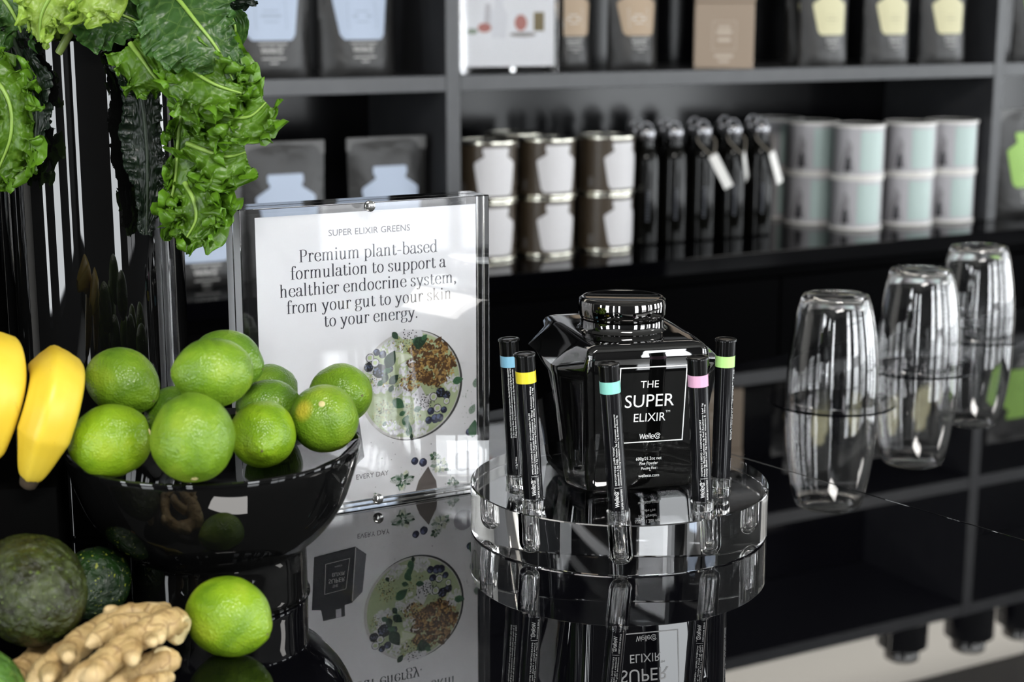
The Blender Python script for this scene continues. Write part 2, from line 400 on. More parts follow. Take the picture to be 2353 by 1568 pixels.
def pouch(px, n, z, w, h, color, lw, lz0, label, group, rot=0., faint=(0, 0, 0)):
    s, _ = onplane(px, 100, n)
    root = empty('stand_up_pouch', room(s, n, z), (0, 0, TH + rot), label, 'pouch', group)
    NX, NZ, D = 18, 26, .034
    def front(x, v):       # half thickness at x in -1..1, v in 0..1
        return D * max(0, (1 - v) ** .75) * (1 - abs(x) ** 2.6) * (1 if v > .06 else .75 + 4 * v) + .0012
    vs, fs = [], []
    for sgn in (-1, 1):
        for j in range(NZ + 1):
            for i in range(NX + 1):
                x = -1 + 2 * i / NX; v = j / NZ
                ww = w / 2 * (1 - .03 * math.sin(PI * v))
                vs.append((x * ww, sgn * front(x, v) + .0015 * nz(x * 2 + s * 9, v * 4, sgn), v * h))
    K = (NX + 1) * (NZ + 1)
    for q in (0, 1):
        for j in range(NZ):
            for i in range(NX):
                a = q * K + j * (NX + 1) + i; f = (a, a + 1, a + NX + 2, a + NX + 1); fs.append(f if q == 0 else f[::-1])
    for j in range(NZ):
        for i in (0, NX):
            a = j * (NX + 1) + i; f = (a, a + NX + 1, K + a + NX + 1, K + a); fs.append(f if i == 0 else f[::-1])
    for i in range(NX):
        fs.append((i + 1, i, K + i, K + i + 1)); a = NZ * (NX + 1) + i; fs.append((a, a + 1, K + a + 1, K + a))
    pyobj('pouch_body', vs, fs, M_pouch, root, smooth=50)
    bm = bmesh.new(); box(bm, -w / 2 - .0005, w / 2 + .0005, -.0026, .0026, h - .022, h + .001, .0008, 1); obj('heat_seal', bm, M_seal, root)
    def surf(x, zz): return -front(max(-1, min(1, 2 * x / w)), zz / h) - .0022
    rows, V, Fc = 44, [], []
    for j in range(rows + 1):
        y = 1.10 * j / rows; hw = half_w(y) * lw
        for i in range(13):
            x = -hw + 2 * hw * i / 12; zz = lz0 + y * lw; V.append((x, surf(x, zz), zz))
    for j in range(rows):
        for i in range(12): a = j * 13 + i; Fc.append((a, a + 1, a + 14, a + 13))
    lb = pyobj('label', V, Fc, M_lbl[color], root, smooth=60)
    def put(name, vf, m, par=root):
        return pyobj(name, [(x, surf(x, zz) - .0005, zz) for x, zz in vf[0]], vf[1], m, par)
    put('lettering', fit(LW, -.21 * lw, .21 * lw, lz0 - .20 * lw, .10 * lw), M_print)
    bars = [rectp(-.24 * lw, .24 * lw, lz0 - .06 * lw, lz0 - .045 * lw), rectp(-.2 * lw, .2 * lw, lz0 - .29 * lw, lz0 - .275 * lw), rectp(-.07 * lw, .07 * lw, lz0 - .36 * lw, lz0 - .345 * lw)]
    put('fine_print', merge(bars), M_print)
    fr = []
    for a, b, c2, d2 in ((-.26, .26, .60, .61), (-.26, .26, .18, .19), (-.26, -.25, .18, .61), (.25, .26, .18, .61)): fr.append(rectp(a * lw, b * lw, lz0 + c2 * lw, lz0 + d2 * lw))
    fr += [rectp(-.13 * lw, .13 * lw, lz0 + .45 * lw, lz0 + .47 * lw), rectp(-.17 * lw, .17 * lw, lz0 + .36 * lw, lz0 + .40 * lw), rectp(-.12 * lw, .12 * lw, lz0 + .28 * lw, lz0 + .30 * lw)]
    put('label_print', merge(fr), M_print if color == 'tan' else mat('label_ink_' + color, tuple(c * .72 for c in P(M_lbl[color]).inputs['Base Color'].default_value[:3]), .5), lb)
    return root
BZ = .3058
pouch(612, .055, BZ, .150, .232, 'blue', .102, .060, 'black pouch with pale blue jar label on upper shelf, half behind the kale', 'pale blue label pouches')
pouch(818, .055, BZ, .140, .232, 'blue', .100, .060, 'black pouch with pale blue jar label on upper shelf, next to the empty dark gap', 'pale blue label pouches', .05)
LZs = LZ
pouch(640, .04, LZs, .148, .222, 'blue', .104, .056, 'black pouch with pale blue label behind the left half of the sign', 'pale blue label pouches')
pouch(884, .05, LZs, .146, .222, 'blue', .104, .060, 'dark pouch whose pale blue label just shows above the middle of the sign', 'pale blue label pouches')
pouch(440, .03, LZs, .150, .222, 'blue', .104, .040, 'black pouch with pale blue label below the hanging kale leaf', 'pale blue label pouches')
pouch(1302, .08, BZ, .100, .20, 'tan', .078, .062, 'black pouch with tan label right beside the white framed print', 'tan label pouches')
pouch(1452, .06, BZ, .104, .20, 'tan', .078, .062, 'black pouch with tan label between another tan pouch and the tan boxes', 'tan label pouches', -.06)
pouch(1890, .03, BZ, .118, .20, 'cream', .078, .060, 'black pouch with cream label, nearest the tan boxes in its row', 'cream label pouches')
pouch(1856, .14, BZ, .118, .20, 'cream', .078, .060, 'dark pouch with cream label mostly hidden behind the first cream label pouch', 'cream label pouches')
pouch(2034, .03, BZ, .118, .20, 'cream', .078, .060, 'black pouch with cream label, middle of the row of three', 'cream label pouches')
pouch(2162, .03, BZ, .118, .20, 'cream', .078, .060, 'black pouch with cream label, nearest the right upright', 'cream label pouches', -.05)
pouch(2380, .05, BZ, .145, .22, 'green', .105, .052, 'black pouch with bright green label on the upper shelf past the right upright', 'green label pouches')
pouch(2362, .05, LZs, .145, .225, 'green', .105, .062, 'black pouch with bright green label on the worktop past the right upright', 'green label pouches')

# ------------------------------------------------------------------ tan boxes
M_tan = mat('tan_carton', (.32, .245, .18), .55); M_tanp = mat('tan_carton_print', (.52, .44, .36), .5)
for k, (z, lab) in enumerate([(BZ, 'lower of two stacked tan cartons on the upper shelf'), (BZ + .1212, 'upper tan carton standing on another tan carton')]):
    s, _ = onplane(1662, 100, .05)
    r = empty('carton', room(s, .05, z), (0, 0, -.10 + .03 * k), lab, 'box', 'tan cartons')
    bm = bmesh.new(); box(bm, -.055, .055, -.045, .045, 0, .1205, .002, 2); obj('carton_body', bm, M_tan, r)
    fr = [rectp(-.022, .022, .086, .087), rectp(-.022, .022, .034, .035), rectp(-.022, -.021, .034, .087), rectp(.021, .022, .034, .087), rectp(-.012, .012, .074, .078), rectp(-.014, .014, .064, .070), rectp(-.012, .012, .05, .056), rectp(-.017, .017, .021, .026), rectp(-.01, .01, .012, .016)]
    flat('carton_print', merge(fr), M_tanp, r, -.0456)

# ------------------------------------------------------------------ framed print on the upper shelf
s0 = -.0560
r = empty('acrylic_print_stand', room(s0 + .0995, .022, BZ), (0, 0, TH - .05), 'clear stand with white picture print on the upper shelf against the upright', 'display stand')
bm = bmesh.new(); box(bm, -.0985, .0985, -.020, -.0008, 0, .27, .0008, 1); obj('front_block', bm, M_acr, r)
bm = bmesh.new(); box(bm, -.0985, .0985, .0008, .012, 0, .27, .0008, 1); obj('back_block', bm, M_acr, r)
bm = bmesh.new(); box(bm, -.094, .0865, -.0003, .0003, .012, .262); sh = obj('print_sheet', bm, M_paper, r)
pm = [mat('print_porcelain', (.80, .81, .85), .5), mat('print_pink', (.50, .20, .17), .5), mat('print_wood', (.22, .17, .08), .5), mat('print_leaf', (.30, .36, .28), .5), mat('print_shade', (.62, .61, .64), .5), mat('print_tray', (.35, .33, .32), .5)]
V, Fc, MI = [], [], []
def addp(poly, m, y=-.0004):
    k = len(V); V.extend((x, y, z) for x, z in poly); Fc.append(list(range(k, k + len(poly)))); MI.append(m)
def ell(cx, cz, rx, rz, n=16): return [(cx + rx * math.cos(2 * PI * k / n), cz + rz * math.sin(2 * PI * k / n)) for k in range(n)]
addp([(-.034, .06), (-.008, .06), (-.004, .10), (-.012, .112), (-.014, .13), (-.028, .13), (-.030, .112), (-.038, .10)], 0)
addp([(-.092, .09), (-.082, .09), (-.078, .125), (-.084, .15), (-.09, .15)], 4); addp([(-.05, .075), (-.038, .075), (-.036, .118), (-.046, .118)], 4, -.00045)
addp(ell(-.048, .078, .013, .008), 1, -.0005); addp(ell(-.071, .072, .010, .005), 3, -.0005); addp(ell(.021, .086, .012, .014), 1, -.0005)
addp([(.046, .072), (.066, .072), (.066, .104), (.046, .104)], 2, -.0005); addp(ell(.025, .066, .026, .004), 5, -.00045)
pyobj('printed_picture', V, Fc, pm, sh, mi=MI)
bm = bmesh.new()
lathe(bm, [(0, 0), (.005, 0), (.005, .003), (0, .003)], 16, Matrix.Translation((-.002, -.0205, .0075)) @ Matrix.Rotation(PI / 2, 4, 'X')); obj('screw', bm, mat('steel_screw', (.7, .7, .7), .2, 1.), r)

# ------------------------------------------------------------------ tins
M_rim = mat('tin_rim_metal', (.62, .60, .52), .22, 1.0)
M_brown = mat('dark_brown_tin', (.050, .036, .022), .4)
M_lid = mat('tin_lid', (.03, .03, .032), .25)
TR, THT = .0525, .1045
def tin_shell(root, m):
    bm = bmesh.new(); lathe(bm, [(0, .002), (TR - .001, .002), (TR - .001, THT - .004), (0, THT - .004)], 56); obj('tin_body', bm, m, root, smooth=40)
    for z in (.0, THT - .006):
        bm = bmesh.new(); lathe(bm, [(TR - .002, z), (TR + .0012, z + .0008), (TR + .0016, z + .003), (TR + .0012, z + .0052), (TR - .002, z + .006)], 56, close=True); obj('rim', bm, M_rim, root, smooth=50)
    bm = bmesh.new(); lathe(bm, [(0, THT - .003), (TR - .006, THT - .003), (TR - .004, THT - .001), (TR - .0022, THT - .001), (TR - .0022, THT - .0036), (0, THT - .0036)], 48); obj('lid', bm, M_lid, root, smooth=40)
def wrap(name, vf, m, root, a0, z0, eps, par=None, r=TR):
    """bend flat (x, z) artwork round the tin; a0 = angle of x = 0"""
    rr = r - .001 + eps
    return pyobj(name, [(rr * math.sin(a0 + x / r), -rr * math.cos(a0 + x / r), z0 + z) for x, z in vf[0]], vf[1], m, par or root, smooth=60)
def grid_label(out, lw, lh, rows=40, cols=14):
    V, Fc = [], []
    ymax = out[-1][0]
    for j in range(rows + 1):
        y = ymax * j / rows; hw = half_w(y, out) * lw
        for i in range(cols + 1): V.append((-hw + 2 * hw * i / cols, y / ymax * lh))
    for j in range(rows):
        for i in range(cols): a = j * (cols + 1) + i; Fc.append([a, a + 1, a + cols + 2, a + cols + 1])
    return V, Fc
TIN_GL = grid_label(JAR_OUT, .082, .084)
def brown_tin():
    r = empty('brown_tin'); tin_shell(r, M_brown)
    lb = wrap('label', TIN_GL, mat('white_tin_label', (.60, .59, .60), .5), r, 0, .010, .0006)
    wrap('label_print', merge([rectp(-.012, .012, .040, .0425), rectp(-.008, .008, .034, .0355), rectp(-.016, .016, .020, .0212)]), mat('tin_label_ink', (.52, .50, .50), .5), r, 0, .010, .0009, lb)
    wrap('side_print', merge([rectp(-.006, .006, .004, .022), rectp(-.02, .012, .045, .047), rectp(-.02, .012, .052, .054), rectp(-.02, .012, .059, .061)]), mat('tin_side_ink', (.10, .09, .08), .5), r, -1.25, .010, .0006)
    return r
def place(o, s, n, z, rot, label, group, cat):
    o.location = room(s, n, z); o.rotation_euler = (0, 0, TH + rot); tag(o, label, cat, group); return o
proto = brown_tin(); first = True
names = [['bottom brown tin with white jar label, half behind the sign corner', 'top brown tin of the stack nearest the middle upright'],
         ['bottom brown tin of the middle stack, white jar label', 'top brown tin of the middle stack, white jar label'],
         ['bottom brown tin of the stack beside the black bottles', 'top brown tin of the stack beside the black bottles']]
for k, px in enumerate((1117, 1253, 1389)):
    for t in range(2):
        o = proto if first else copy_tree(proto); first = False
        s, _ = onplane(px, 460, .055)
        place(o, s + .002 * t, .055, LZs + t * (THT + .0004), (-.10, -.02, .22)[k] - .05 * t, names[k][t], 'brown tins with white jar labels', 'tin')
for t in range(2):
    s, _ = onplane(1180, 460, .19)
    place(copy_tree(proto), s, .19, LZs + t * (THT + .0004), -.2, ('bottom', 'top')[t] + ' brown tin of the stack set back in the gap between the front stacks', 'brown tins with white jar labels', 'tin')
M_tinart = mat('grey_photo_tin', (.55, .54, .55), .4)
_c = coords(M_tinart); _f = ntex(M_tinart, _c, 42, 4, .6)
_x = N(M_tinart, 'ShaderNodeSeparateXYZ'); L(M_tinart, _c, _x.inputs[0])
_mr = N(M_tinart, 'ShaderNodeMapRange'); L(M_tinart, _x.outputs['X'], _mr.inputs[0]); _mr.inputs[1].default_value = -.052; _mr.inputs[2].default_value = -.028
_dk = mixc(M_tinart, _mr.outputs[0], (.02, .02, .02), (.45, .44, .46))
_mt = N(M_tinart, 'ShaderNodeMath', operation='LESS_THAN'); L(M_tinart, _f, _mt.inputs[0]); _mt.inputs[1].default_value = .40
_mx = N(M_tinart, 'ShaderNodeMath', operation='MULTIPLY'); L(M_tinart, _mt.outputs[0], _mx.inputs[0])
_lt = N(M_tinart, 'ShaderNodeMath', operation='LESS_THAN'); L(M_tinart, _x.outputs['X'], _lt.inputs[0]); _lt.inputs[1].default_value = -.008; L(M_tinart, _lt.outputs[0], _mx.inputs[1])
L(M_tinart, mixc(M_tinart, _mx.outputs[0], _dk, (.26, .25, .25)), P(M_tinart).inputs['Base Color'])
M_mint = mat('mint_label', (.42, .525, .50), .4); M_figd = mat('black_photo_print', (.03, .03, .035), .5); M_figm = mat('grey_photo_print', (.28, .27, .28), .5)
M_whiterim = mat('white_tin_rim', (.80, .78, .74), .3)
def gridrect(x0, x1, y0, y1, c=12): return merge([rectp(x0 + (x1 - x0) * i / c, x0 + (x1 - x0) * (i + 1) / c, y0, y1) for i in range(c)])
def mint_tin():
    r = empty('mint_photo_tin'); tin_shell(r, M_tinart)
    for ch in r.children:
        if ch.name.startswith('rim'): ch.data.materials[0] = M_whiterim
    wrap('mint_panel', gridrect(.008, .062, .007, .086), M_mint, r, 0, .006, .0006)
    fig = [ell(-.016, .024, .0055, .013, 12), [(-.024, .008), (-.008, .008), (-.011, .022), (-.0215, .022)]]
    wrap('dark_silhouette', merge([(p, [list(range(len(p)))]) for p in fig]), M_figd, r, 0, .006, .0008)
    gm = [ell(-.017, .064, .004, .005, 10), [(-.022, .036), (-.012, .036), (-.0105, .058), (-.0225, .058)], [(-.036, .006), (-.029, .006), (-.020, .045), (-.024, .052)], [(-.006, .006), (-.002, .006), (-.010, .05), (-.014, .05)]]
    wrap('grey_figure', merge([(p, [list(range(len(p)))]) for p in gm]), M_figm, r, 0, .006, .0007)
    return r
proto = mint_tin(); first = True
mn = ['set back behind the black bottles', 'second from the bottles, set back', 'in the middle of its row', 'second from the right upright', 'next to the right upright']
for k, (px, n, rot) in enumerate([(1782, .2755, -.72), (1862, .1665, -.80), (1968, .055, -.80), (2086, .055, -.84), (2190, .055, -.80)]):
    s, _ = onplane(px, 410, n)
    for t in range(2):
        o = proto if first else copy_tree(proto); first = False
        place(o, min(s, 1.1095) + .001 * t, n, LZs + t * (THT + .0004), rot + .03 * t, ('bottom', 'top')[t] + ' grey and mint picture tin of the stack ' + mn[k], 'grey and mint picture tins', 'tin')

# ------------------------------------------------------------------ black bottles with tags
M_bot = mat('black_glass_bottle', (.003, .003, .0025), .04, ior=1.28)
M_capc = mat('smoky_bottle_cap', (.22, .22, .23), .10, metal=.8)
M_string = mat('grey_string', (.20, .18, .15), .9); M_tag = mat('white_card_tag', (.80, .79, .76), .6)
def bottle(with_tag):
    r = empty('black_bottle')
    bm = bmesh.new(); lathe(bm, [(0, .0), (.024, 0), (.0262, .003), (.0262, .150), (.025, .163), (.020, .176), (.0165, .182), (.0155, .196), (0, .196)], 40); obj('bottle_body', bm, M_bot, r, smooth=24)
    bm = bmesh.new(); lathe(bm, [(0, .1965), (.0175, .1965), (.0185, .199), (.0185, .213), (.016, .217), (0, .218)], 32); obj('cap', bm, M_capc, r, smooth=50)
    bm = bmesh.new(); tube(bm, [(.013 * math.cos(a), 0, .215 + .012 * math.sin(a)) for a in [PI * k / 14 for k in range(15)]], .0022, 8); obj('carry_loop', bm, M_capc, r, smooth=60)
    wrap('side_lettering', slice_x(merge([rectp(.012 * 0 - .003, .003, .045 + .006 * k, .048 + .006 * k) for k in range(10)]), .02), mat('dim_bottle_print', (.05, .055, .07), .5), r, -.35, 0, .0014, r=.0262)
    if with_tag != 0:
        lp = crom([(-.017, -.008, .196), (-.020, -.018, .186), (-.006, -.030, .168), (.0, -.034, .163), (.008, -.030, .170), (.019, -.016, .188), (.017, -.008, .196)], 5)
        bm = bmesh.new(); tube(bm, lp, .0016, 6); obj('tag_string', bm, M_string, r, smooth=60)
        bm = bmesh.new(); box(bm, -.009, .009, -.0006, .0006, -.066, .004, .0004, 1)
        obj('hang_tag', bm, M_tag, r, loc=(.002, -.036, .160), rot=(.05, -.50, with_tag))
    return r
pa = bottle(0); pb = bottle(-.45)
spots = [(1482, .07), (1546, .07), (1611, .07), (1680, .07), (1744, .07), (1462, .145), (1526, .145), (1592, .145), (1660, .145), (1724, .145)]
bl = ['nearest the brown tins', 'second from the brown tins', 'third from the brown tins, wide white tag', 'fourth from the brown tins, tag seen edge-on', 'nearest the mint tins, narrow white tag']
ua = ub = True
for k, (px, n) in enumerate(spots):
    s, _ = onplane(px, 430, n); tg = k in (2, 3, 4)
    if tg: o = pb if ub else copy_tree(pb); ub = False
    else: o = pa if ua else copy_tree(pa); ua = False
    if tg and k > 2:
        for ch in o.children:
            if ch.name.startswith('hang_tag'): ch.rotation_euler = ((.1, -.72, .62), (.05, -.47, .20))[k - 3]
    place(o, s, n, LZs, 0, ('black bottle in the front row ' if k < 5 else 'black bottle in the back row ') + bl[k % 5].split(',')[0] + (',' + bl[k].split(',')[1] if k < 5 and ',' in bl[k] else ''), 'black bottles on the worktop', 'bottle')

# dark jars on top of the unit, seen mirrored in the counter
proto = None
for k, (s, n) in enumerate([(1.08, .09), (1.25, .06), (1.41, .06)]):
    if proto is None:
        proto = empty('storage_jar'); bm = bmesh.new(); lathe(bm, [(0, 0), (.05, 0), (.055, .004), (.055, .078), (.04, .090), (0, .090)], 40); obj('jar_body', bm, M_black, proto, smooth=40)
        bm = bmesh.new(); lathe(bm, [(0, .0905), (.036, .0905), (.038, .093), (.038, .110), (.034, .113), (0, .113)], 32); obj('lid', bm, M_jarcap, proto, smooth=40)
        o = proto
    else: o = copy_tree(proto)
    place(o, s, n, .8965, 0, ('dark round jar on top of the unit, nearest the middle of the bay', 'dark round jar on top of the unit between two others', 'dark round jar on top of the unit past the right upright')[k], 'dark jars on top of the shelving', 'jar')
# ================================================================== COUNTER (two black glass slabs, own direction)
E1 = Vector((.783, .622, 0)); E2 = Vector((-.622, .783, 0)); CO = Vector((atz(1130, 945).x, atz(1130, 945).y, 0)); CA = math.atan2(.622, .783)
SEAM = (Vector((.2168, 1.4776, 0)) - CO).dot(E1)
for a, b, nm in ((-1.05, SEAM - .0006, 'glossy black glass countertop slab carrying the sign, the fruit bowl and the round stand'), (SEAM + .0006, 1.35, 'glossy black glass countertop slab past the seam, under the two farther cups')):
    bm = bmesh.new(); box(bm, a, b, -.86, 0, -.03, 0, .0006, 2)
    tag(obj('countertop', bm, M_counter, loc=CO, rot=(0, 0, CA)), nm, 'countertop')
bm = bmesh.new(); box(bm, -1.0, 1.3, -.82, -.04, Z0, -.0305, .002, 1)
tag(obj('counter_base', bm, M_shelfgloss, loc=CO, rot=(0, 0, CA)), 'black counter base carrying the black glass countertop', 'counter')

# ================================================================== SIGN
SGA = TH
pr = atz(1126, 1127); pr.z = 0; SW, SD, SH = .2225, .036, .2625
sign = empty('acrylic_sign_holder', pr, (0, 0, SGA), 'thick clear acrylic sign holder with a white printed sheet, behind the lime bowl', 'sign holder')
M_sawn = glass('satin_acrylic_edge', 1.49, rough=.32)
_df = N(M_sawn, 'ShaderNodeBsdfDiffuse'); _df.inputs[0].default_value = (.88, .89, .92, 1); _ms = N(M_sawn, 'ShaderNodeMixShader'); _ms.inputs[0].default_value = .45
_go = [n for n in M_sawn.node_tree.nodes if n.type == 'BSDF_GLASS'][0]; L(M_sawn, _go.outputs[0], _ms.inputs[1]); L(M_sawn, _df.outputs[0], _ms.inputs[2]); L(M_sawn, _ms.outputs[0], M_sawn.node_tree.nodes['Material Output'].inputs['Surface'])
for nm, ya, yb in (('front_block', 0, SD / 2 - .0006), ('back_block', SD / 2 + .0006, SD)):
    bm = bmesh.new(); box(bm, -SW, 0, ya, yb, .0005, SH, .0008, 2)
    for f in bm.faces:
        if f.normal.x < -.9 and f.calc_area() > .001: f.material_index = 1     # satin left edge of the plates
    obj(nm, bm, [M_acr, M_sawn], sign)
YS = SD / 2
RSU = Vector((math.cos(SGA), math.sin(SGA), 0)); RSN = Vector((-RSU.y, RSU.x, 0))
def sg(px, py):
    """pixel -> (x, z) on the sheet, looking through the front block"""
    d = ray(px, py); pl = pr; t = (pl - _O).dot(RSN) / d.dot(RSN); p = _O + d * t
    dn = d.normalized(); cn = dn.dot(RSN); tang = dn - RSN * cn; sn = tang.length / 1.49; cs = math.sqrt(1 - sn * sn)
    q = p + (tang.normalized() * sn + RSN * cs) * (YS / cs)
    return (q - pr).dot(RSU), q.z
TL, TRr, BR_, BL_ = sg(585, 497), sg(1089, 473), sg(1100, 1110), sg(818, 1148)
xl, xr, zt, zb = TL[0], (TRr[0] + BR_[0]) / 2, (TL[1] + TRr[1]) / 2, (BR_[1] + BL_[1]) / 2
bm = bmesh.new(); box(bm, xl, xr, YS - .00015, YS + .00015, zb, zt); sheet = obj('printed_sheet', bm, M_paper, sign)
YP = YS - .00017
def sign_line(name, vf, a, b, cap, m, capr=.70):
    """letters from pixel a (left end of baseline) to pixel b; straightened to the sheet"""
    (ax, az), (bx, bz) = sg(*a), sg(*b); z = (az + bz) / 2
    v, f = fit(vf, ax, bx, z, cap, capr)
    return pyobj(name, [(x, YP - .00004, zz) for x, zz in v], f, m, sheet)
PXM = wof(pr) / F
for t, a, b in (('Premium plant-based', (688, 600), (1005, 582)), ('formulation to support a', (668, 640), (1025, 617)), ('healthier endocrine system,', (643, 681), (1048, 653)),
                ('from your gut to your skin', (659, 718), (1036, 691)), ('to your energy.', (745, 750), (959, 732))):
    sign_line('text_line', serif_text(t), a, b, 26.5 * PXM, M_ink)
sign_line('heading', bfont('SUPER ELIXIR GREENS'), (755, 541), (942, 532), 14.5 * PXM, M_grey, .73)
sign_line('small_text', bfont('EVERY DAY'), (819, 1104), (893, 1091), 12 * PXM, M_grey, .73)
# the printed food photograph: flat inks on the sheet
INK = {k: mat('print_' + k, c, .6) for k, c in dict(rim=(.62, .62, .60), rimdark=(.05, .05, .05), base=(.46, .55, .32), white=(.74, .74, .78), oat=(.32, .17, .045), oatd=(.10, .045, .012), oatl=(.50, .32, .10), leaf=(.05, .16, .07), leafd=(.012, .05, .02),
       berry=(.02, .025, .06), berryl=(.12, .15, .28), black=(.008, .008, .012), seed=(.5, .40, .10), lime=(.55, .66, .36), limel=(.74, .80, .62), pale=(.66, .70, .68), sage=(.30, .40, .33), board=(.16, .14, .13), jar=(.03, .032, .036), jarl=(.16, .165, .18), shade=(.42, .42, .46), shade2=(.58, .58, .62), ).items()}
IK = list(INK); V, Fc, MI = [], [], []
LAY = [0]
def ink(poly, name, lay):
    k = len(V); V.extend((x, YP - .00002 - lay * .000012, z) for x, z in poly); Fc.append(list(range(k, k + len(poly)))); MI.append(IK.index(name))
def clipx(poly):                           # keep inside the sheet
    return [(min(max(x, xl + .0003), xr - .0003), min(max(z, zb + .0003), zt - .0003)) for x, z in poly]
rnd = random.Random(4)
def blob(x, z, r, nm, lay, n=9, jag=.25, sq=1., rot=0.):
    pts = []
    for k in range(n):
        a = 2 * PI * k / n; rr = r * (1 + rnd.uniform(-jag, jag)); ex, ez = rr * math.cos(a), rr * sq * math.sin(a)
        pts.append((x + ex * math.cos(rot) - ez * math.sin(rot), z + ex * math.sin(rot) + ez * math.cos(rot)))
    ink(clipx(pts), nm, lay)
bx_, bz_ = [(sg(826, 882)[0] + sg(1060, 882)[0]) / 2, (sg(945, 757)[1] + sg(945, 1013)[1]) / 2]
BRr = (sg(1060, 882)[0] - sg(826, 882)[0]) / 2
def bp(px, py):                            # pixel -> sheet
    return sg(px, py)
PX = PXM
for k in range(7):                          # soft printed shadow of the bowl, laid in steps of ink
    pass
ink(ell(bx_ + .0006, bz_ - .0003, BRr * 1.008, BRr * 1.008, 64), 'rimdark', 1); ink(ell(bx_ - .0008, bz_ + .0002, BRr * .995, BRr * .995, 64), 'rim', 2); ink(ell(bx_ + .0003, bz_, BRr * .955, BRr * .955, 64), 'base', 3)
def leaf2(px, py, l, rot, nm='leaf', lay=30):
    x, z = bp(px, py); l *= PX; rot = math.radians(rot); pts = []
    for k in range(12):
        t = k / 11; pts.append((t * l - l / 2, .32 * l * math.sin(PI * t ** .8)))
    for k in range(1, 11):
        t = 1 - k / 11; pts.append((t * l - l / 2, -.32 * l * math.sin(PI * t ** .8)))
    R2 = lambda p: (x + p[0] * math.cos(rot) - p[1] * math.sin(rot), z + p[0] * math.sin(rot) + p[1] * math.cos(rot))
    ink(clipx([R2(p) for p in pts]), nm, lay)
    for k in range(5):
        t = .2 + .13 * k; a, b = R2((t * l - l / 2, 0)), R2((t * l - l / 2 + .12 * l, .2 * l * (1 if k % 2 else -1)))
        ink(clipx([a, (a[0] + .0004, a[1] + .0003), b]), 'leafd' if nm == 'leaf' else 'leaf', lay + 1)
def field(px, py, rpx, nm, n, r, lay, sqz=1., jag=.4, names=None):
    for k in range(n):
        a = rnd.uniform(0, 2 * PI); q = math.sqrt(rnd.random()) * rpx
        x, z = bp(px + q * math.cos(a), py + q * sqz * math.sin(a))
        if (x - bx_) ** 2 + (z - bz_) ** 2 > (BRr * .95) ** 2: continue
        blob(x, z, rnd.uniform(.5, 1.2) * r * PX, rnd.choice(names) if names else nm, lay + k * .01, 7, jag, rnd.uniform(.5, 1), rnd.uniform(0, 3))
# coconut whites, granola, fruit
for q in ((895, 800, 34, .6), (865, 858, 24, 1), (925, 905, 26, .8), (905, 985, 30, .6), (965, 985, 22, .7), (1040, 880, 18, 1), (940, 850, 22, 1.), (870, 890, 22, .6)): field(q[0], q[1], q[2], 'white', 60, 4.6, 4, q[3], names=['white', 'white', 'white', 'pale', 'shade2'])
field(990, 832, 56, 'oatd', 110, 9, 6, .95); field(992, 832, 56, 'oat', 420, 3.6, 8, .95, names=['oat', 'oat', 'oatd', 'oatd', 'oatl']); field(945, 880, 26, 'oat', 90, 3.5, 8, .7, names=['oat', 'oatd', 'oatl', 'seed'])
for q in ((1000, 808), (1020, 800), (985, 835), (1030, 835), (1000, 852), (968, 845), (1012, 822)): blob(*bp(*q), 8 * PX, 'oatl', 11, 10, .15, .55, rnd.uniform(0, 3)); blob(*bp(q[0] + 1, q[1] + 1), 5 * PX, 'oat', 11.2, 9, .15, .5, rnd.uniform(0, 3))
for q in ((925, 790), (880, 960), (885, 935), (900, 880), (862, 878), (1005, 880), (950, 945), (940, 795)): field(q[0], q[1], 24, 'seed', 70, 1.5, 9.5, .75, names=['seed', 'seed', 'oatd', 'leafd'])
def berry(px, py, r):
    x, z = bp(px, py); blob(x, z, r * PX, 'berry', 14, 16, .04); blob(x - r * .25 * PX, z + r * .3 * PX, r * .5 * PX, 'berryl', 14.2, 10, .2); blob(x + .1 * r * PX, z, r * .28 * PX, 'berry', 14.4, 6, .3)
def bberry(px, py, r):
    x, z = bp(px, py); blob(x, z, r * PX, 'black', 13, 16, .08)
    for k in range(16): a = rnd.uniform(0, 6.3); q = rnd.random() * r * PX * .85; blob(x + q * math.cos(a), z + q * math.sin(a), r * .15 * PX, 'berryl' if k % 3 else 'berry', 13.2, 7, .1)
def slice_(px, py, r): blob(*bp(px, py), r * PX, 'black', 13.5, 16, .03); blob(*bp(px, py), r * .85 * PX, 'white', 13.6, 16, .05); blob(*bp(px, py), r * .5 * PX, 'lime', 13.7, 12, .2)
for q in ((865, 810, 8), (879, 815, 9), (868, 832, 0), (1000, 962, 11), (990, 945, 9), (1010, 960, 10), (1020, 942, 8), (985, 966, 9)):
    if q[2]: berry(*q)
for q in ((850, 823, 10), (862, 834, 10), (996, 912, 10), (1005, 938, 10), (1026, 922, 8)): slice_(*q)
for q in ((847, 844, 11), (872, 853, 16), (1012, 902, 12), (1026, 908, 10), (895, 848, 9)): bberry(*q)
for poly in ([(912, 768), (930, 758), (968, 758), (972, 772), (955, 780), (925, 780)], [(950, 905), (966, 886), (976, 905), (985, 925), (975, 945), (952, 940)], [(975, 915), (990, 902), (985, 940), (978, 945)]):
    ink([bp(*q) for q in poly], 'white', 12); cxp = sum(q[0] for q in poly) / len(poly); cyp = sum(q[1] for q in poly) / len(poly)
    for k in range(26): blob(*bp(cxp + rnd.uniform(-17, 17), cyp + rnd.uniform(-12, 12)), 1.5 * PX, 'black', 12.2, 6, .2)
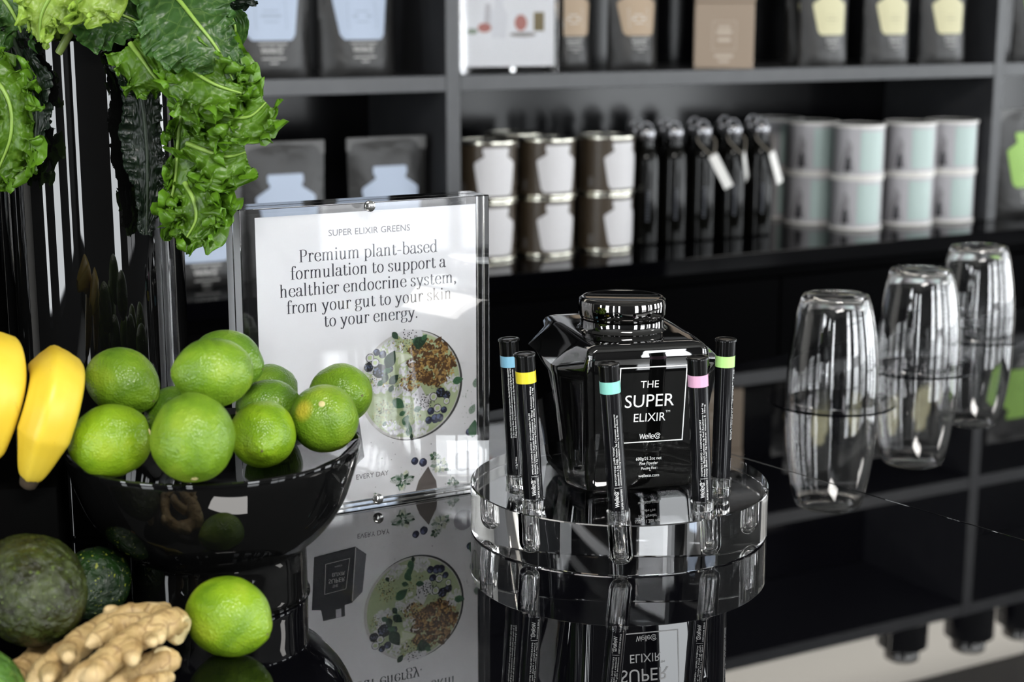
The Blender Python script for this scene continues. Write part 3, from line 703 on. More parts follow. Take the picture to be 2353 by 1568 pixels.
for q in ((914, 820, 24, 10), (930, 828, 34, 25)):
    x, z = bp(q[0], q[1] + 4); rr = q[2] * .62 * PX; a0 = math.radians(q[3])
    ink([(x + rr * math.cos(a0 + PI * k / 14), z + rr * math.sin(a0 + PI * k / 14)) for k in range(15)], 'lime', 15); ink([(x + rr * .82 * math.cos(a0 + .1 + (PI - .2) * k / 14), z + .0004 + rr * .82 * math.sin(a0 + .1 + (PI - .2) * k / 14)) for k in range(15)], 'limel', 15.2)
for q in ((908, 772, 22, -50), (966, 785, 38, 20), (897, 826, 44, 60), (916, 928, 36, -35), (899, 893, 20, 60), (1052, 874, 28, 10), (884, 974, 14, 60), (940, 990, 26, 70), (955, 782, 20, 50), (905, 872, 30, 40), (890, 852, 22, 20), (960, 940, 22, 10), (932, 965, 26, 60), (885, 868, 26, 75), (875, 880, 20, 30), (935, 975, 24, 110), (925, 950, 18, 20), (960, 793, 22, 95), (975, 775, 18, 40), (945, 1003, 14, 80)): leaf2(*q, rnd.choice(['leaf', 'leaf', 'leafd']))
# herbs, berries and stones scattered below
for q in ((1078, 993, 9), (953, 1060, 9), (972, 1063, 10)): berry(*q)
leaf2(1088, 985, 42, 80); leaf2(1085, 940, 26, 60, 'sage'); leaf2(1092, 880, 22, 85, 'sage')
for cx0, cy0, rr in ((925, 1105, 40), (1012, 1068, 34), (1000, 1050, 20), (1040, 1110, 22)):
    for k in range(46):
        a = rnd.uniform(0, 360); l = rnd.uniform(.25, 1.0) * rr
        leaf2(cx0 + .5 * l * math.cos(math.radians(a)), cy0 - .4 * l * math.sin(math.radians(a)), l * .55, a, rnd.choice(['pale', 'pale', 'sage', 'limel', 'leaf', 'leafd']), 16 + k * .1)
ink(clipx([bp(*q) for q in ((955, 1130), (962, 1105), (975, 1085), (984, 1072), (990, 1085), (1002, 1105), (1004, 1135), (980, 1140))]), 'board', 10)
blob(*bp(1064, 1059), 25 * PX, 'shade', 10, 24, .02); blob(*bp(1066, 1057), 8 * PX, 'shade2', 10.2, 14, .1)
for k in range(40): blob(*bp(rnd.uniform(850, 1085), rnd.uniform(1015, 1130)), rnd.uniform(.6, 1.3) * PX, rnd.choice(['black', 'sage']), 9, 6, .3)
for k in range(18): blob(*bp(rnd.uniform(1060, 1085), rnd.uniform(890, 980)), rnd.uniform(.6, 1.3) * PX, 'sage', 9, 6, .3)
leaf2(862, 1135, 8, 0, 'leafd')
# printed dark jar, lower left (shows in the counter)
_zt, _zb = -sg(775, 1424)[1], -sg(820, 1262)[1]; JS = (_zt - _zb) / 72.; jx, jz = sg(842, 1300)[0] - 27 * JS, _zb + 25 * JS
def JP(pts): return [(jx + x * JS, jz + z * JS) for x, z in pts]
ink(clipx(JP([(-30, -24), (15, -28), (27, -18), (22, 22), (10, 32), (2, 33), (2, 45), (-22, 46), (-24, 34), (-34, 32)])), 'jar', 18)
ink(clipx(JP([(15, -28), (27, -18), (22, 22), (10, 32)])), 'jarl', 18.2); ink(JP([(10, 30), (11, 30), (16, -26), (15, -27)]), 'rim', 18.4); ink(JP([(-8, 36), (-2, 36), (-2, 45), (-8, 45)]), 'shade2', 18.4)
for p4 in ([(-20, 18), (4, 16), (4, 15.4), (-20, 17.4)], [(-18, -14), (9, -16), (9, -16.6), (-18, -14.6)], [(-20, 18), (-19.4, 18), (-17.4, -14.6), (-18, -14.6)], [(3.4, 16), (4, 16), (9, -16.6), (8.4, -16.6)]): ink(JP(p4), 'rim', 18.5)
pyobj('printed_picture', V, Fc, list(INK.values()), sheet, mi=MI)
for t, x0, x1, z0, h in (('THE', -11, -5, 9, 3), ('SUPER', -15, 3, 2.5, 5), ('ELIXIR', -11, 3, -3.5, 4), ('WelleCo', -8, 0, -11, 2)):
    v, f = fit(bfont(t), x0, x1, z0, h, .73); pyobj('small_text', [(jx + x * JS, YP - .0003, jz + z * JS) for x, z in v], f, INK['rim'], sheet)
# screws
sx, sz = sg(835, 470); bxs_, bzs_ = -SW * .52, .009
for x, z, nm in ((sx, sz, 'screw'), (sg(855, 1155)[0], .0085, 'screw')):
    bm = bmesh.new(); lathe(bm, [(0, -.001), (.0042, -.001), (.0046, .0), (.0046, .0025), (.003, .0035), (0, .0036)], 20, Matrix.Translation((x, -.0003, z)) @ Matrix.Rotation(PI / 2, 4, 'X')); obj(nm, bm, mat('clear_screw_head', (.34, .34, .33), .12, .85), sign, smooth=40)

# ================================================================== ROUND STAND, BOOSTER VIALS
DX, DY, DR, DH = .0875, 1.27, .1215, .040
vial_px = [('light blue', (1188, 1110), (1169, 778)), ('yellow', (1227, 1166), (1205, 812)), ('teal', (1422, 1193), (1398, 834)), ('pink', (1614, 1171), (1602, 820)), ('light green', (1655, 1117), (1668, 778))]
VB = []
for nm, b, t in vial_px:
    B = atz(*b, DH); T = aty(*t, B.y); VB.append((nm, B, T))
bm = bmesh.new(); lathe(bm, [(0, .0004), (DR - .0008, .0004), (DR, .0012), (DR, DH - .0008), (DR - .0008, DH), (0, DH)], 144)
disc = obj('round_acrylic_stand', bm, M_disc, loc=(DX, DY, 0), smooth=30)
TUBR = .0074; HOLE = .0086
cuts = []
for nm, B, T in VB:
    ax = (T - B).normalized(); q = ax.to_track_quat('Z', 'Y').to_matrix().to_4x4()
    bm = bmesh.new(); lathe(bm, [(0, -.0345)] + [(HOLE * math.sin(PI / 2 * k / 8), -.0265 - .008 * math.cos(PI / 2 * k / 8)) for k in range(1, 9)] + [(HOLE, .02), (0, .02)], 40)
    c = obj('cut', bm, M_disc, smooth=40); c.matrix_world = Matrix.Translation(B) @ q; cuts.append(c)
bpy.context.view_layer.update()
for c in cuts:
    md = disc.modifiers.new('b', 'BOOLEAN'); md.object = c; md.operation = 'DIFFERENCE'; md.solver = 'EXACT'
apply_mods(disc)
for c in cuts: me = c.data; bpy.data.objects.remove(c); bpy.data.meshes.remove(me)
for p in disc.data.polygons: p.use_smooth = True
disc.data.set_sharp_from_angle(angle=math.radians(30)); disc.name = 'round_acrylic_stand'
tag(disc, 'thick round clear acrylic stand under the black jar', 'display stand')
M_vlab = mat('black_gloss_label', (.004, .004, .005), .12); M_vcap = mat('black_plastic_cap', (.003, .003, .003), .18, ior=1.3)
VTXT = {
 'light blue': (['EACH VIAL CONTAINS Active Ingredients: Standardised Extracts equivalent', 'to dry: Horny Goat Weed (Epimedium brevicornum) herb top 8g Eq.dry icariin', '7.50mg 1.4g Extract Dry Concentrate equivalent to dry: Poa Cereale concrete'], None, '11.2g 0.40oz'),
 'yellow': (['IMMUNE SYSTEM SUPPORT WITH KAKADU PLUM', 'Acerola Cherry + Kakadu Plum (Vitamin C 90mg) Echinacea 400mg', 'Ginger 1.5g Olive Leaf 400mg Moringa Leaf 300mg Astragalus 1.4g'], 1, None),
 'teal': (['DETOXIFYING LIVER TONIC', 'Shizandra 2.5g Milk Thistle 2g Curcumin (turmeric', 'concentrate) 36mg Dandelion Root 1g Burdock Root 2g'], 1, None),
 'pink': (["WOMEN'S LIBIDO + HORMONE SUPPORT", 'Maca 3g Black Cohosh 1g Red Raspberry Leaf 1g', 'Holy Basil Leaf 3g Natural Vitamin E 10mg'], 1, None),
 'light green': (['EACH VIAL CONTAINS Active Ingredients: equivalent to dry concentrate', 'Green Tea 1g'], None, '11.2g 0.40oz')}
VCOL = {'light blue': (.20, .44, .60), 'yellow': (.72, .60, .03), 'teal': (.24, .60, .52), 'pink': (.66, .36, .52), 'light green': (.45, .78, .25)}
VROT = {'light blue': -.15, 'yellow': .25, 'teal': .05, 'pink': .12, 'light green': 1.0}
VEND = {'yellow': .0975, 'teal': .0835, 'pink': .086, 'light blue': .0975, 'light green': .0975}
for nm, B, T in VB:
    ln = (T - B).length; ax = (T - B).normalized(); _xx = Vector((0, 1, 0)).cross(ax).normalized(); q = Matrix((_xx, ax.cross(_xx), ax)).transposed().to_quaternion()
    r = empty('booster_vial', B, q.to_euler(), 'black labelled glass vial with a %s band standing in the round stand' % nm, 'vial', 'vials in the round stand')
    z0 = -.0315; R0 = TUBR
    prof = [(0, z0)] + [(R0 * math.sin(PI / 2 * k / 8), z0 + .0072 * (1 - math.cos(PI / 2 * k / 8))) for k in range(1, 9)] + [(R0, z0 + .0075), (R0, ln - .014), (R0 - .001, ln - .014), (R0 - .001, z0 + .008), (R0 * .75, z0 + .0042), (R0 * .4, z0 + .0022), (0, z0 + .0017)]
    bm = bmesh.new(); lathe(bm, prof, 40); obj('glass_tube', bm, M_tube, r, smooth=50)
    LR = R0 + .00025
    bm = bmesh.new(); lathe(bm, [(LR, .0085), (LR, ln - .013), (LR - .0002, ln - .013), (LR - .0002, .0085)], 40, close=True); lb = obj('label_sleeve', bm, M_vlab, r, smooth=50)
    bm = bmesh.new(); lathe(bm, [(0, .0086), (R0 - .0012, .0086), (R0 - .0012, .0092), (0, .0092)], 32); obj('inner_seal', bm, M_vlab, r)
    bm = bmesh.new(); lathe(bm, [(0, ln - .0128), (LR + .0001, ln - .0128), (LR + .0001, ln - .0022), (LR + .0009, ln - .002), (LR + .0009, ln - .0006), (LR + .0004, ln), (LR - .0016, ln + .0002), (LR - .002, ln - .0004), (0, ln - .0004)], 40); obj('cap', bm, M_vcap, r, smooth=40)
    bm = bmesh.new(); lathe(bm, [(LR + .0002, ln - .0225), (LR + .0002, ln - .0135), (LR, ln - .0135), (LR, ln - .0225)], 40, close=True); obj('colour_band', bm, mat(nm.replace(' ', '_') + '_band', VCOL[nm], .3), r, smooth=50)
    lines, lg, net = VTXT[nm]; off = VROT[nm]; za, ze = .0285 if lg else .040, VEND[nm]
    def around(vf, name, m, r0):       # text x runs up the vial, text y round it
        v, f = slice_x(vf, .0012)
        return pyobj(name, [((LR + .00012) * math.sin(r0 - y / LR), -(LR + .00012) * math.cos(r0 - y / LR), x) for x, y in v], f, m, lb, smooth=60)
    bm = bmesh.new(); lathe(bm, [(R0 + .0002, .0004), (R0 + .0013, .0004), (R0 + .0016, .0068), (R0 + .0010, .0070), (R0 + .0002, .0068)], 40, close=True); obj('clear_collar', bm, M_tube, r, smooth=40)
    parts = []
    for k, t in enumerate(lines):
        vf = bfont(t); wid = max(p[0] for p in vf[0]); full = (ze - za) * (1, 1, .98)[k]
        if k == 0 and lg: full *= (.70 if nm == 'yellow' else .55 if nm == 'teal' else .78)
        parts.append(fit(vf, za, za + full, -.0019 * k - .0004, .00125, .73))
    if lg:
        parts.append(fit(LW, .0115, .0255, .0 - .0012, .0030, .70)); parts.append(fit(bfont('SUPER BOOSTERS'), .0095, .0255, -.0043, .00135, .73))
        parts.append(rectp(.0266, .0268, -.0043, .0016))
    else:
        parts.append(fit(bfont(net), .014, .024, -.0032, .0014, .73))
    around(merge(parts), 'lettering', M_white, off - .12)

# ================================================================== BLACK JAR ON THE STAND
JA = math.radians(13.0); JC = Vector((.0905, 1.3005, DH + .0002))
jar = empty('black_elixir_jar', JC, (0, 0, JA), 'large glossy black square jar with white lettering and a round lid, on the clear stand', 'jar')
# levels: height, half width, half depth, half width of the front face, half length of the side face
JPROF = [(.0, .0545, .0585, .0418, .032), (.0025, .0560, .0600, .0430, .033), (.012, .0572, .0612, .0438, .0335), (.094, .0690, .0722, .0482, .042), (.098, .0700, .0728, .0486, .0425), (.1015, .0697, .0732, .0488, .0425),
         (.110, .0605, .0735, .0490, .0420), (.1155, .0535, .0735, .0490, .0415), (.1185, .0500, .0722, .0470, .0405), (.1202, .0470, .0690, .0440, .038), (.1210, .0400, .0600, .0380, .033)]
def rounded(ax, ay, fx, sy, k=5, rr=.0055):
    """octagon with softened corners"""
    fx = min(fx, ax - .002)
    o = [(-fx, -ay), (fx, -ay), (ax, -sy), (ax, sy), (fx, ay), (-fx, ay), (-ax, sy), (-ax, -sy)]; out = []
    for i in range(8):
        p0, p1, p2 = (Vector(o[i - 1]), Vector(o[i]), Vector(o[(i + 1) % 8])); d0, d2 = (p0 - p1), (p2 - p1)
        a, b = p1 + d0.normalized() * min(rr, d0.length * .4), p1 + d2.normalized() * min(rr, d2.length * .4)
        for j in range(k):
            t = j / (k - 1); out.append((1 - t) ** 2 * a + 2 * t * (1 - t) * p1 + t * t * b)
    return out
bm = bmesh.new(); rings = []
for z, *q in JPROF: rings.append([bm.verts.new((p.x, p.y, z)) for p in rounded(*q)])
for a, b in zip(rings, rings[1:]):
    for k in range(len(a)): bm.faces.new((a[k], a[(k + 1) % len(a)], b[(k + 1) % len(b)], b[k]))
bm.faces.new(list(reversed(rings[0]))); bm.faces.new(rings[-1])
bmesh.ops.recalc_face_normals(bm, faces=bm.faces[:])
ins = [f for f in bm.faces if abs(f.calc_center_median().z - .053) < .02 and f.calc_area() > .0012 and min(abs(f.normal.x), abs(f.normal.y)) > .35]
bmesh.ops.inset_individual(bm, faces=ins, thickness=.006, depth=0)
for f in ins:
    for v in f.verts: v.co -= f.normal * .0022
ring2 = bmesh.ops.inset_individual(bm, faces=ins, thickness=.003, depth=0)
for f in ins:
    for v in f.verts: v.co -= f.normal * .0008
obj('jar_body', bm, M_jar, jar, smooth=35)
bm = bmesh.new(); lathe(bm, [(0, .1206), (.0380, .1206), (.0362, .1218), (.0345, .1238), (.0343, .1290), (.0330, .1296), (0, .1296)], 64); obj('neck', bm, M_jar, jar, smooth=40)
bm = bmesh.new(); lathe(bm, [(0, .1300), (.0342, .1300), (.0348, .1306), (.0349, .1316), (.0356, .1322), (.0361, .1334), (.0361, .1418), (.0355, .1448), (.0335, .1466), (.0316, .1470), (.0300, .1466), (0, .1463)], 72); obj('lid', bm, M_jarcap, jar, smooth=35)
JRI = jar.matrix_basis.inverted() if False else (Matrix.Translation(JC) @ Matrix.Rotation(JA, 4, 'Z')).inverted()
def jfront(z): # y of the front face at local height z
    for qa, qb in zip(JPROF, JPROF[1:]):
        if qa[0] <= z <= qb[0]: return -(qa[2] + (qb[2] - qa[2]) * (z - qa[0]) / (qb[0] - qa[0]))
    return -.0735
def jp(px, py):
    """pixel -> (x, z) on the jar's leaning front face"""
    d = JRI.to_3x3() @ ray(px, py); o = JRI @ _O; y = -.066
    for _ in range(6):
        p = o + d * ((y - o.y) / d.y); y = jfront(min(max(p.z, 0), .1))
    return p.x, p.z
def jtext(vf, x0, x1, pyb, hpx, cap=.73):
    """centred letters: left/right pixel at baseline pixel row"""
    (a, z1), (b, z2) = jp(x0, pyb[0]), jp(x1, pyb[1]); return fit(vf, a, b, (z1 + z2) / 2, hpx * 1.01 * (1.30 / F), cap)
zz = lambda y: y / 2.8 + 640
xx = lambda x: x / 2.8 + 1050
parts = [jtext(bfont('THE'), xx(1181), xx(1297), (zz(706), zz(700)), 17.5), jtext(bfont('SUPER'), xx(1078), xx(1395), (zz(836), zz(815)), 31),
         jtext(bfont('ELIXIR'), xx(1136), xx(1340), (zz(927), zz(912)), 21), jtext(bfont('TM'), xx(1341), xx(1370), (zz(862), zz(860)), 5.5),
         jtext(logo(.085, False), xx(1172), xx(1307), (zz(1034), zz(1028)), 12.5, .70), jtext(bfont('600g/21.2oz net'), xx(1151), xx(1315), (zz(1173), zz(1163)), 8.2),
         jtext(bfont('Fine Powder'), xx(1174), xx(1292), (zz(1202), zz(1194)), 8), jtext(bfont('Poudre Fine'), xx(1185), xx(1280), (zz(1231), zz(1226)), 6.6), jtext(bfont('welleco.com'), xx(1166), xx(1299), (zz(1281), zz(1273)), 8)]
(xr1, zt1), (xr2, zb1) = jp(1575, 838), jp(1573, 1011)
xc = (jp(xx(1172), zz(1034))[0] + jp(xx(1307), zz(1028))[0]) / 2; xr1 = (xr1 + xr2) / 2; xl1 = 2 * xc - xr1; lw_ = .0009
parts += [rectp(xl1, xr1, zt1, zt1 - lw_), rectp(xl1, xr1, zb1, zb1 + lw_), rectp(xl1, xl1 + lw_, zb1, zt1), rectp(xr1 - lw_, xr1, zb1, zt1)]
vf = merge(parts); bpy_l = pyobj('lettering', [(x, jfront(z) - .0003, z) for x, z in vf[0]], vf[1], M_white, jar)

# ================================================================== CUPS
M_coast = mat('black_coaster', (.002, .002, .003), .05, ior=1.22)
cup = None
for k, ((gx, gy), lab) in enumerate(zip(((1911, 921), (2106, 842), (2239, 770)), ('clear tumbler upside down on a black coaster, nearest the round stand', 'clear tumbler upside down on a black coaster, middle of three', 'clear tumbler upside down on a black coaster, farthest of three'))):
    p = atz(gx, gy)
    if cup is None:
        co = empty('coaster'); bm = bmesh.new(); lathe(bm, [(0, .0002), (.0685, .0002), (.0685, .0012), (0, .0012)], 128); obj('coaster_disc', bm, M_coast, co, smooth=20); cbase = co
        cup = empty('tumbler'); h, t = .1165, .0020
        po = [(.0490, 0), (.0495, .012), (.0492, .030), (.0475, .053), (.0445, .076), (.0405, .097), (.0365, .1115), (.0348, .1150), (.0325, h), (0, h)]
        pi_ = [(0, h - .004), (.0310, h - .004), (.0340, h - .0070), (.0386, .097), (.0425, .076), (.0455, .053), (.0472, .030), (.0475, .012), (.0471, .0003)]
        pts = [Vector((a, b, 0)) for a, b in po[:-1]]; pin = [Vector((a, b, 0)) for a, b in pi_[1:]]
        prof = [(v.x, v.y) for v in crom(pts, 4)] + [(0, h)]; prof2 = [(0, h - .004)] + [(v.x, v.y) for v in crom(pin, 4)]
        bm = bmesh.new(); lathe(bm, prof[:-1] + [(.0315, h - .0006), (0, h - .0006)] + prof2, 96, close=False)
        rim_o = [v for v in bm.verts if abs(v.co.z) < 1e-6]
        bm.verts.ensure_lookup_table()
        be = [e for e in bm.edges if e.is_boundary]; bmesh.ops.bridge_loops(bm, edges=be)
        obj('cup_glass', bm, M_cup, cup, smooth=40); cg = cup
    else: cbase = copy_tree(co); cg = copy_tree(cup)
    cbase.location = (p.x, p.y, 0); cg.location = (p.x, p.y, .0013)
    tag(cbase, ('thin round black coaster under the tumbler nearest the round stand', 'thin round black coaster under the middle tumbler', 'thin round black coaster under the farthest tumbler')[k], 'coaster', 'black coasters')
    tag(cg, lab, 'glass', 'upturned clear tumblers')

# ================================================================== FRUIT BOWL
BC = Vector((-.213, 1.115, 0))
bowl = empty('fruit_bowl', BC, (0, 0, 0), 'wide black glossy footed bowl piled with limes', 'bowl')
outer = [(0, .0005), (.0600, .0005), (.0622, .0012), (.0632, .0035), (.0632, .012), (.0632, .024), (.0632, .036), (.0648, .0385), (.0735, .0455), (.0835, .0565), (.0920, .0705), (.0985, .0875), (.1028, .102), (.1045, .110)]
inner = [(.1042, .1128), (.1025, .1135), (.1010, .1120), (.097, .1075), (.088, .1020), (.070, .0985), (.040, .0970), (0, .0965)]
bm = bmesh.new(); lathe(bm, [(v.x, v.y) for v in crom([(a, b, 0) for a, b in outer], 3)] + inner, 112); obj('bowl_body', bm, M_black, bowl, smooth=50)

def lime_mat(name, a, b, c):
    m = mat(name, b, .30, ior=1.45, sss=.0); co = coords(m)
    big = ntex(m, co, 28, 3, .55, .4); col = ramp(m, big, [(.30, a), (.52, b), (.74, c)])
    fine = ntex(m, co, 420, 2, .5); dots = ramp(m, fine, [(.46, (0, 0, 0)), (.66, (1, 1, 1))])
    sp = ntex(m, co, 95, 3, .5); spk = ramp(m, sp, [(.70, (0, 0, 0)), (.76, (1, 1, 1))])
    col = mixc(m, dots, col, tuple(min(1, v * 1.35) for v in c)) if False else col
    mx = mixc(m, spk, col, (b[0] * .45, b[1] * .5, b[2] * .5)); L(m, mx, P(m).inputs['Base Color'])
    vor = N(m, 'ShaderNodeTexVoronoi'); vor.inputs['Scale'].default_value = 620; L(m, co, vor.inputs['Vector'])
    md = N(m, 'ShaderNodeMath', operation='MULTIPLY_ADD'); L(m, vor.outputs['Distance'], md.inputs[0]); md.inputs[1].default_value = .6
    L(m, ntex(m, co, 160, 3), md.inputs[2]); bump(m, md.outputs[0], .65, .0011)
    return m
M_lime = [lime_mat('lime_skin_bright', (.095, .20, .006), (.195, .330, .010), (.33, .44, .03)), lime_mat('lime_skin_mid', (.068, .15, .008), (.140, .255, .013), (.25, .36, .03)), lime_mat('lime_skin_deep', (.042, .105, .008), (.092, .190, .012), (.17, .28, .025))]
M_scar = mat('pale_stem_scar', (.55, .48, .22), .8); M_dscar = mat('dark_tip_scar', (.10, .09, .03), .8); M_patch = mat('yellow_skin_patch', (.50, .42, .05), .4)
def lime_mesh(seed, asp, nip):
    bm = bmesh.new(); rows, seg = 44, 64; rr = []
    prof = []
    for j in range(rows + 1):
        a = PI * j / rows; z = -math.cos(a); r = math.sin(a)
        zz = z * asp
        if z > .80: zz += nip * ((z - .80) / .20) ** 2 * .16
        if z < -.90: zz += .05 * ((-z - .90) / .10) ** 1.5
        prof.append((r, zz))
    lathe(bm, prof, seg)
    for v in bm.verts:
        d = v.co.normalized(); v.co += d * (.035 * nz(d.x * 1.3 + seed, d.y * 1.3, d.z * 1.3 + seed * 3) + .010 * nz(d.x * 5 + seed, d.y * 5, d.z * 5))
        if d.z > .86: v.co += d * .012 * math.sin(6 * math.atan2(d.y, d.x) + seed) * (d.z - .86) / .14 * math.sqrt(max(0, 1 - d.z * d.z)) * 3
    return bm
def lime(center, r, asp, axis, roll, m, label, seed, nip=1., group='limes in the black bowl', patch=False):
    """axis: direction of the pointed end"""
    q = Vector(axis).normalized().to_track_quat('Z', 'Y') @ __import__('mathutils').Quaternion((0, 0, 1), roll)
    o = empty('lime', center, q.to_euler(), label, 'lime', group)
    bm = lime_mesh(seed, asp, nip)
    for v in bm.verts: v.co *= r
    zt_ = max(v.co.z for v in bm.verts); zb_ = min(v.co.z for v in bm.verts)
    zpole = sorted(v.co.z for v in bm.verts if (v.co.x ** 2 + v.co.y ** 2) < 1e-9)
    obj('peel', bm, M_lime[m], o, smooth=180)
    bm = bmesh.new(); lathe(bm, [(0, zpole[0] - .0007), (.0016, zpole[0] - .0006), (.0024, zpole[0] - .0001), (.0024, zpole[0] + .0012), (0, zpole[0] + .0012)], 14); obj('stem_scar', bm, M_scar, o, smooth=40)
    bm = bmesh.new(); lathe(bm, [(0, zpole[-1] + .0003), (.0009, zpole[-1] + .0002), (.0012, zpole[-1] - .0008), (0, zpole[-1] - .0008)], 10); obj('tip_scar', bm, M_dscar, o, smooth=40)
    return o
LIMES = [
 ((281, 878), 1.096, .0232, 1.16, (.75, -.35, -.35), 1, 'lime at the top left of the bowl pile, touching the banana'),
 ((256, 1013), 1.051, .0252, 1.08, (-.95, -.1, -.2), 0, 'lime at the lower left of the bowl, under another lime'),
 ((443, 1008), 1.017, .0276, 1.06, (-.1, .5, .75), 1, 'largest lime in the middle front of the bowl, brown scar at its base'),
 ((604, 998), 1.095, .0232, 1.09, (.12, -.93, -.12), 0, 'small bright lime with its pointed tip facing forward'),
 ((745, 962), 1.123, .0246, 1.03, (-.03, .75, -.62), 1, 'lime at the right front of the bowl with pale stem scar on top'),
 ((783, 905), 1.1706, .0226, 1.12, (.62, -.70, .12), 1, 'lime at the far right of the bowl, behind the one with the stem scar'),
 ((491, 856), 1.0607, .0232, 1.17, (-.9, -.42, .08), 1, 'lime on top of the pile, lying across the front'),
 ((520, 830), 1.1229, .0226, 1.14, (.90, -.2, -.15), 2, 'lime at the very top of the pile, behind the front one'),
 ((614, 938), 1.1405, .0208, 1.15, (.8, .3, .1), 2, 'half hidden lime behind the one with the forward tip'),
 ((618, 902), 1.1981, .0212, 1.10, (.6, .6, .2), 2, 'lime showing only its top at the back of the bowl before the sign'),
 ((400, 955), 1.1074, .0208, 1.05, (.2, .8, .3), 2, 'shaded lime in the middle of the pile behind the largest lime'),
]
M_lime.append(lime_mat('lime_skin_yellow_patch', (.068, .15, .008), (.140, .255, .013), (.25, .36, .03)))
_m = M_lime[3]; _old = P(_m).inputs['Base Color'].links[0].from_socket; _vd = N(_m, 'ShaderNodeVectorMath', operation='DISTANCE'); L(_m, coords(_m), _vd.inputs[0]); _pq = Vector((-.03, .75, -.62)).normalized().to_track_quat('Z', 'Y') @ __import__('mathutils').Quaternion((0, 0, 1), 5.2)
_vd.inputs[1].default_value = _pq.inverted() @ (Vector((-.52, -.72, .42)).normalized() * .0246)
_mr = N(_m, 'ShaderNodeMapRange'); L(_m, _vd.outputs['Value'], _mr.inputs[0]); _mr.inputs[1].default_value = .0035; _mr.inputs[2].default_value = .0095; _mr.inputs[3].default_value = .85; _mr.inputs[4].default_value = 0.
L(_m, mixc(_m, _mr.outputs[0], _old, (.50, .42, .04)), P(_m).inputs['Base Color'])
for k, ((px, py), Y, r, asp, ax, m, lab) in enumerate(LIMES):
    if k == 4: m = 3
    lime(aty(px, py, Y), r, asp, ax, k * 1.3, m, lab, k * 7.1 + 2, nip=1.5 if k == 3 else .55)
lime(Vector((-.1867, 1.000, .0268)), .0262, 1.10, (.86, -.42, -.22), .4, 0, 'single lime lying on the black countertop beside the ginger', 91., .6, 'loose fruit on the countertop')
# ================================================================== BANANAS on a black stand
M_ban = mat('banana_peel', (.72, .47, .02), .42); co = coords(M_ban)
_cb = ramp(M_ban, ntex(M_ban, co, 16, 4, .5), [(.3, (.62, .41, .020)), (.5, (.72, .51, .035)), (.75, (.78, .60, .075))])
_sp = ramp(M_ban, ntex(M_ban, co, 75, 4, .6, .8), [(.66, (0, 0, 0)), (.74, (1, 1, 1))])
L(M_ban, mixc(M_ban, _sp, _cb, (.50, .28, .02)), P(M_ban).inputs['Base Color']); bump(M_ban, ntex(M_ban, co, 60, 3), .12, .002)
M_bang = mat('greenish_banana_end', (.50, .46, .03), .45); M_bant = mat('dark_banana_tip', (.040, .026, .012), .9)
def banana(path, rad, label, tw):
    r = empty('banana', path[0], (0, 0, 0), label, 'banana', 'bananas at the left edge'); o = Vector(path[0])
    pts = crom([Vector(p) - o for p in path], 12); n = len(pts); bm = bmesh.new(); rings = []; pu = Vector((0, -1, 0)); seg = 40
    for i, p in enumerate(pts):
        t = (pts[min(i + 1, n - 1)] - pts[max(i - 1, 0)]).normalized(); u = (pu - t * pu.dot(t)).normalized(); pu = u; w = t.cross(u); f = i / (n - 1)
        R_ = rad * min(1, .36 + 2.3 * f ** .85) * min(1, .25 + 3.2 * (1 - f)) ** .8
        ring = []
        for k in range(seg):
            a = 2 * PI * k / seg + tw; e = 1 + .060 * math.cos(5 * a) + .018 * math.cos(10 * a)
            ring.append(bm.verts.new(p + (u * math.cos(a) + w * math.sin(a)) * R_ * e))
        rings.append(ring)
    for a, b in zip(rings, rings[1:]):
        for k in range(seg): bm.faces.new((a[k], a[(k + 1) % seg], b[(k + 1) % seg], b[k]))
    bm.faces.new(list(reversed(rings[0]))); bm.faces.new(rings[-1])
    bo = obj('banana_peel', bm, [M_ban, M_bang], r, smooth=60)
    t = (pts[1] - pts[0]).normalized()
    bm = bmesh.new(); tube(bm, [pts[0] + t * .0035, pts[0] + t * .0005, pts[0] - t * .003, pts[0] - t * .006, pts[0] - t * .0075], [rad * .44, rad * .40, rad * .37, rad * .33, rad * .22], 12); obj('blossom_tip', bm, M_bant, r, smooth=60)
    return r
BY = 1.029
def bpt(px, py, dy=0.): return aty(px, py, BY + dy)
banana([bpt(70, 1098, .004), bpt(96, 1022, .0), bpt(120, 948, .001), bpt(132, 892, .012), bpt(131, 863, .032), bpt(122, 851, .058), bpt(106, 848, .088)], .0172, 'shorter banana hanging tip down against the limes', .2)
banana([bpt(-82, 1085, .012), bpt(-50, 1030, .006), bpt(-20, 960, .002), bpt(-1, 890, .006), bpt(-4, 836, .022), bpt(-22, 806, .048), bpt(-55, 795, .08)], .0172, 'banana cut by the left edge of the photo, beside another banana', .05)
bt = bpt(75, 1118).z - .006
st = empty('fruit_riser', (bpt(0, 1100).x - .035, BY + .045, 0), (0, 0, .2), 'black block riser under the bananas', 'display riser')
bm = bmesh.new(); box(bm, -.075, .060, -.040, .06, .0003, bt, .0006, 1); obj('riser_block', bm, M_matt, st)

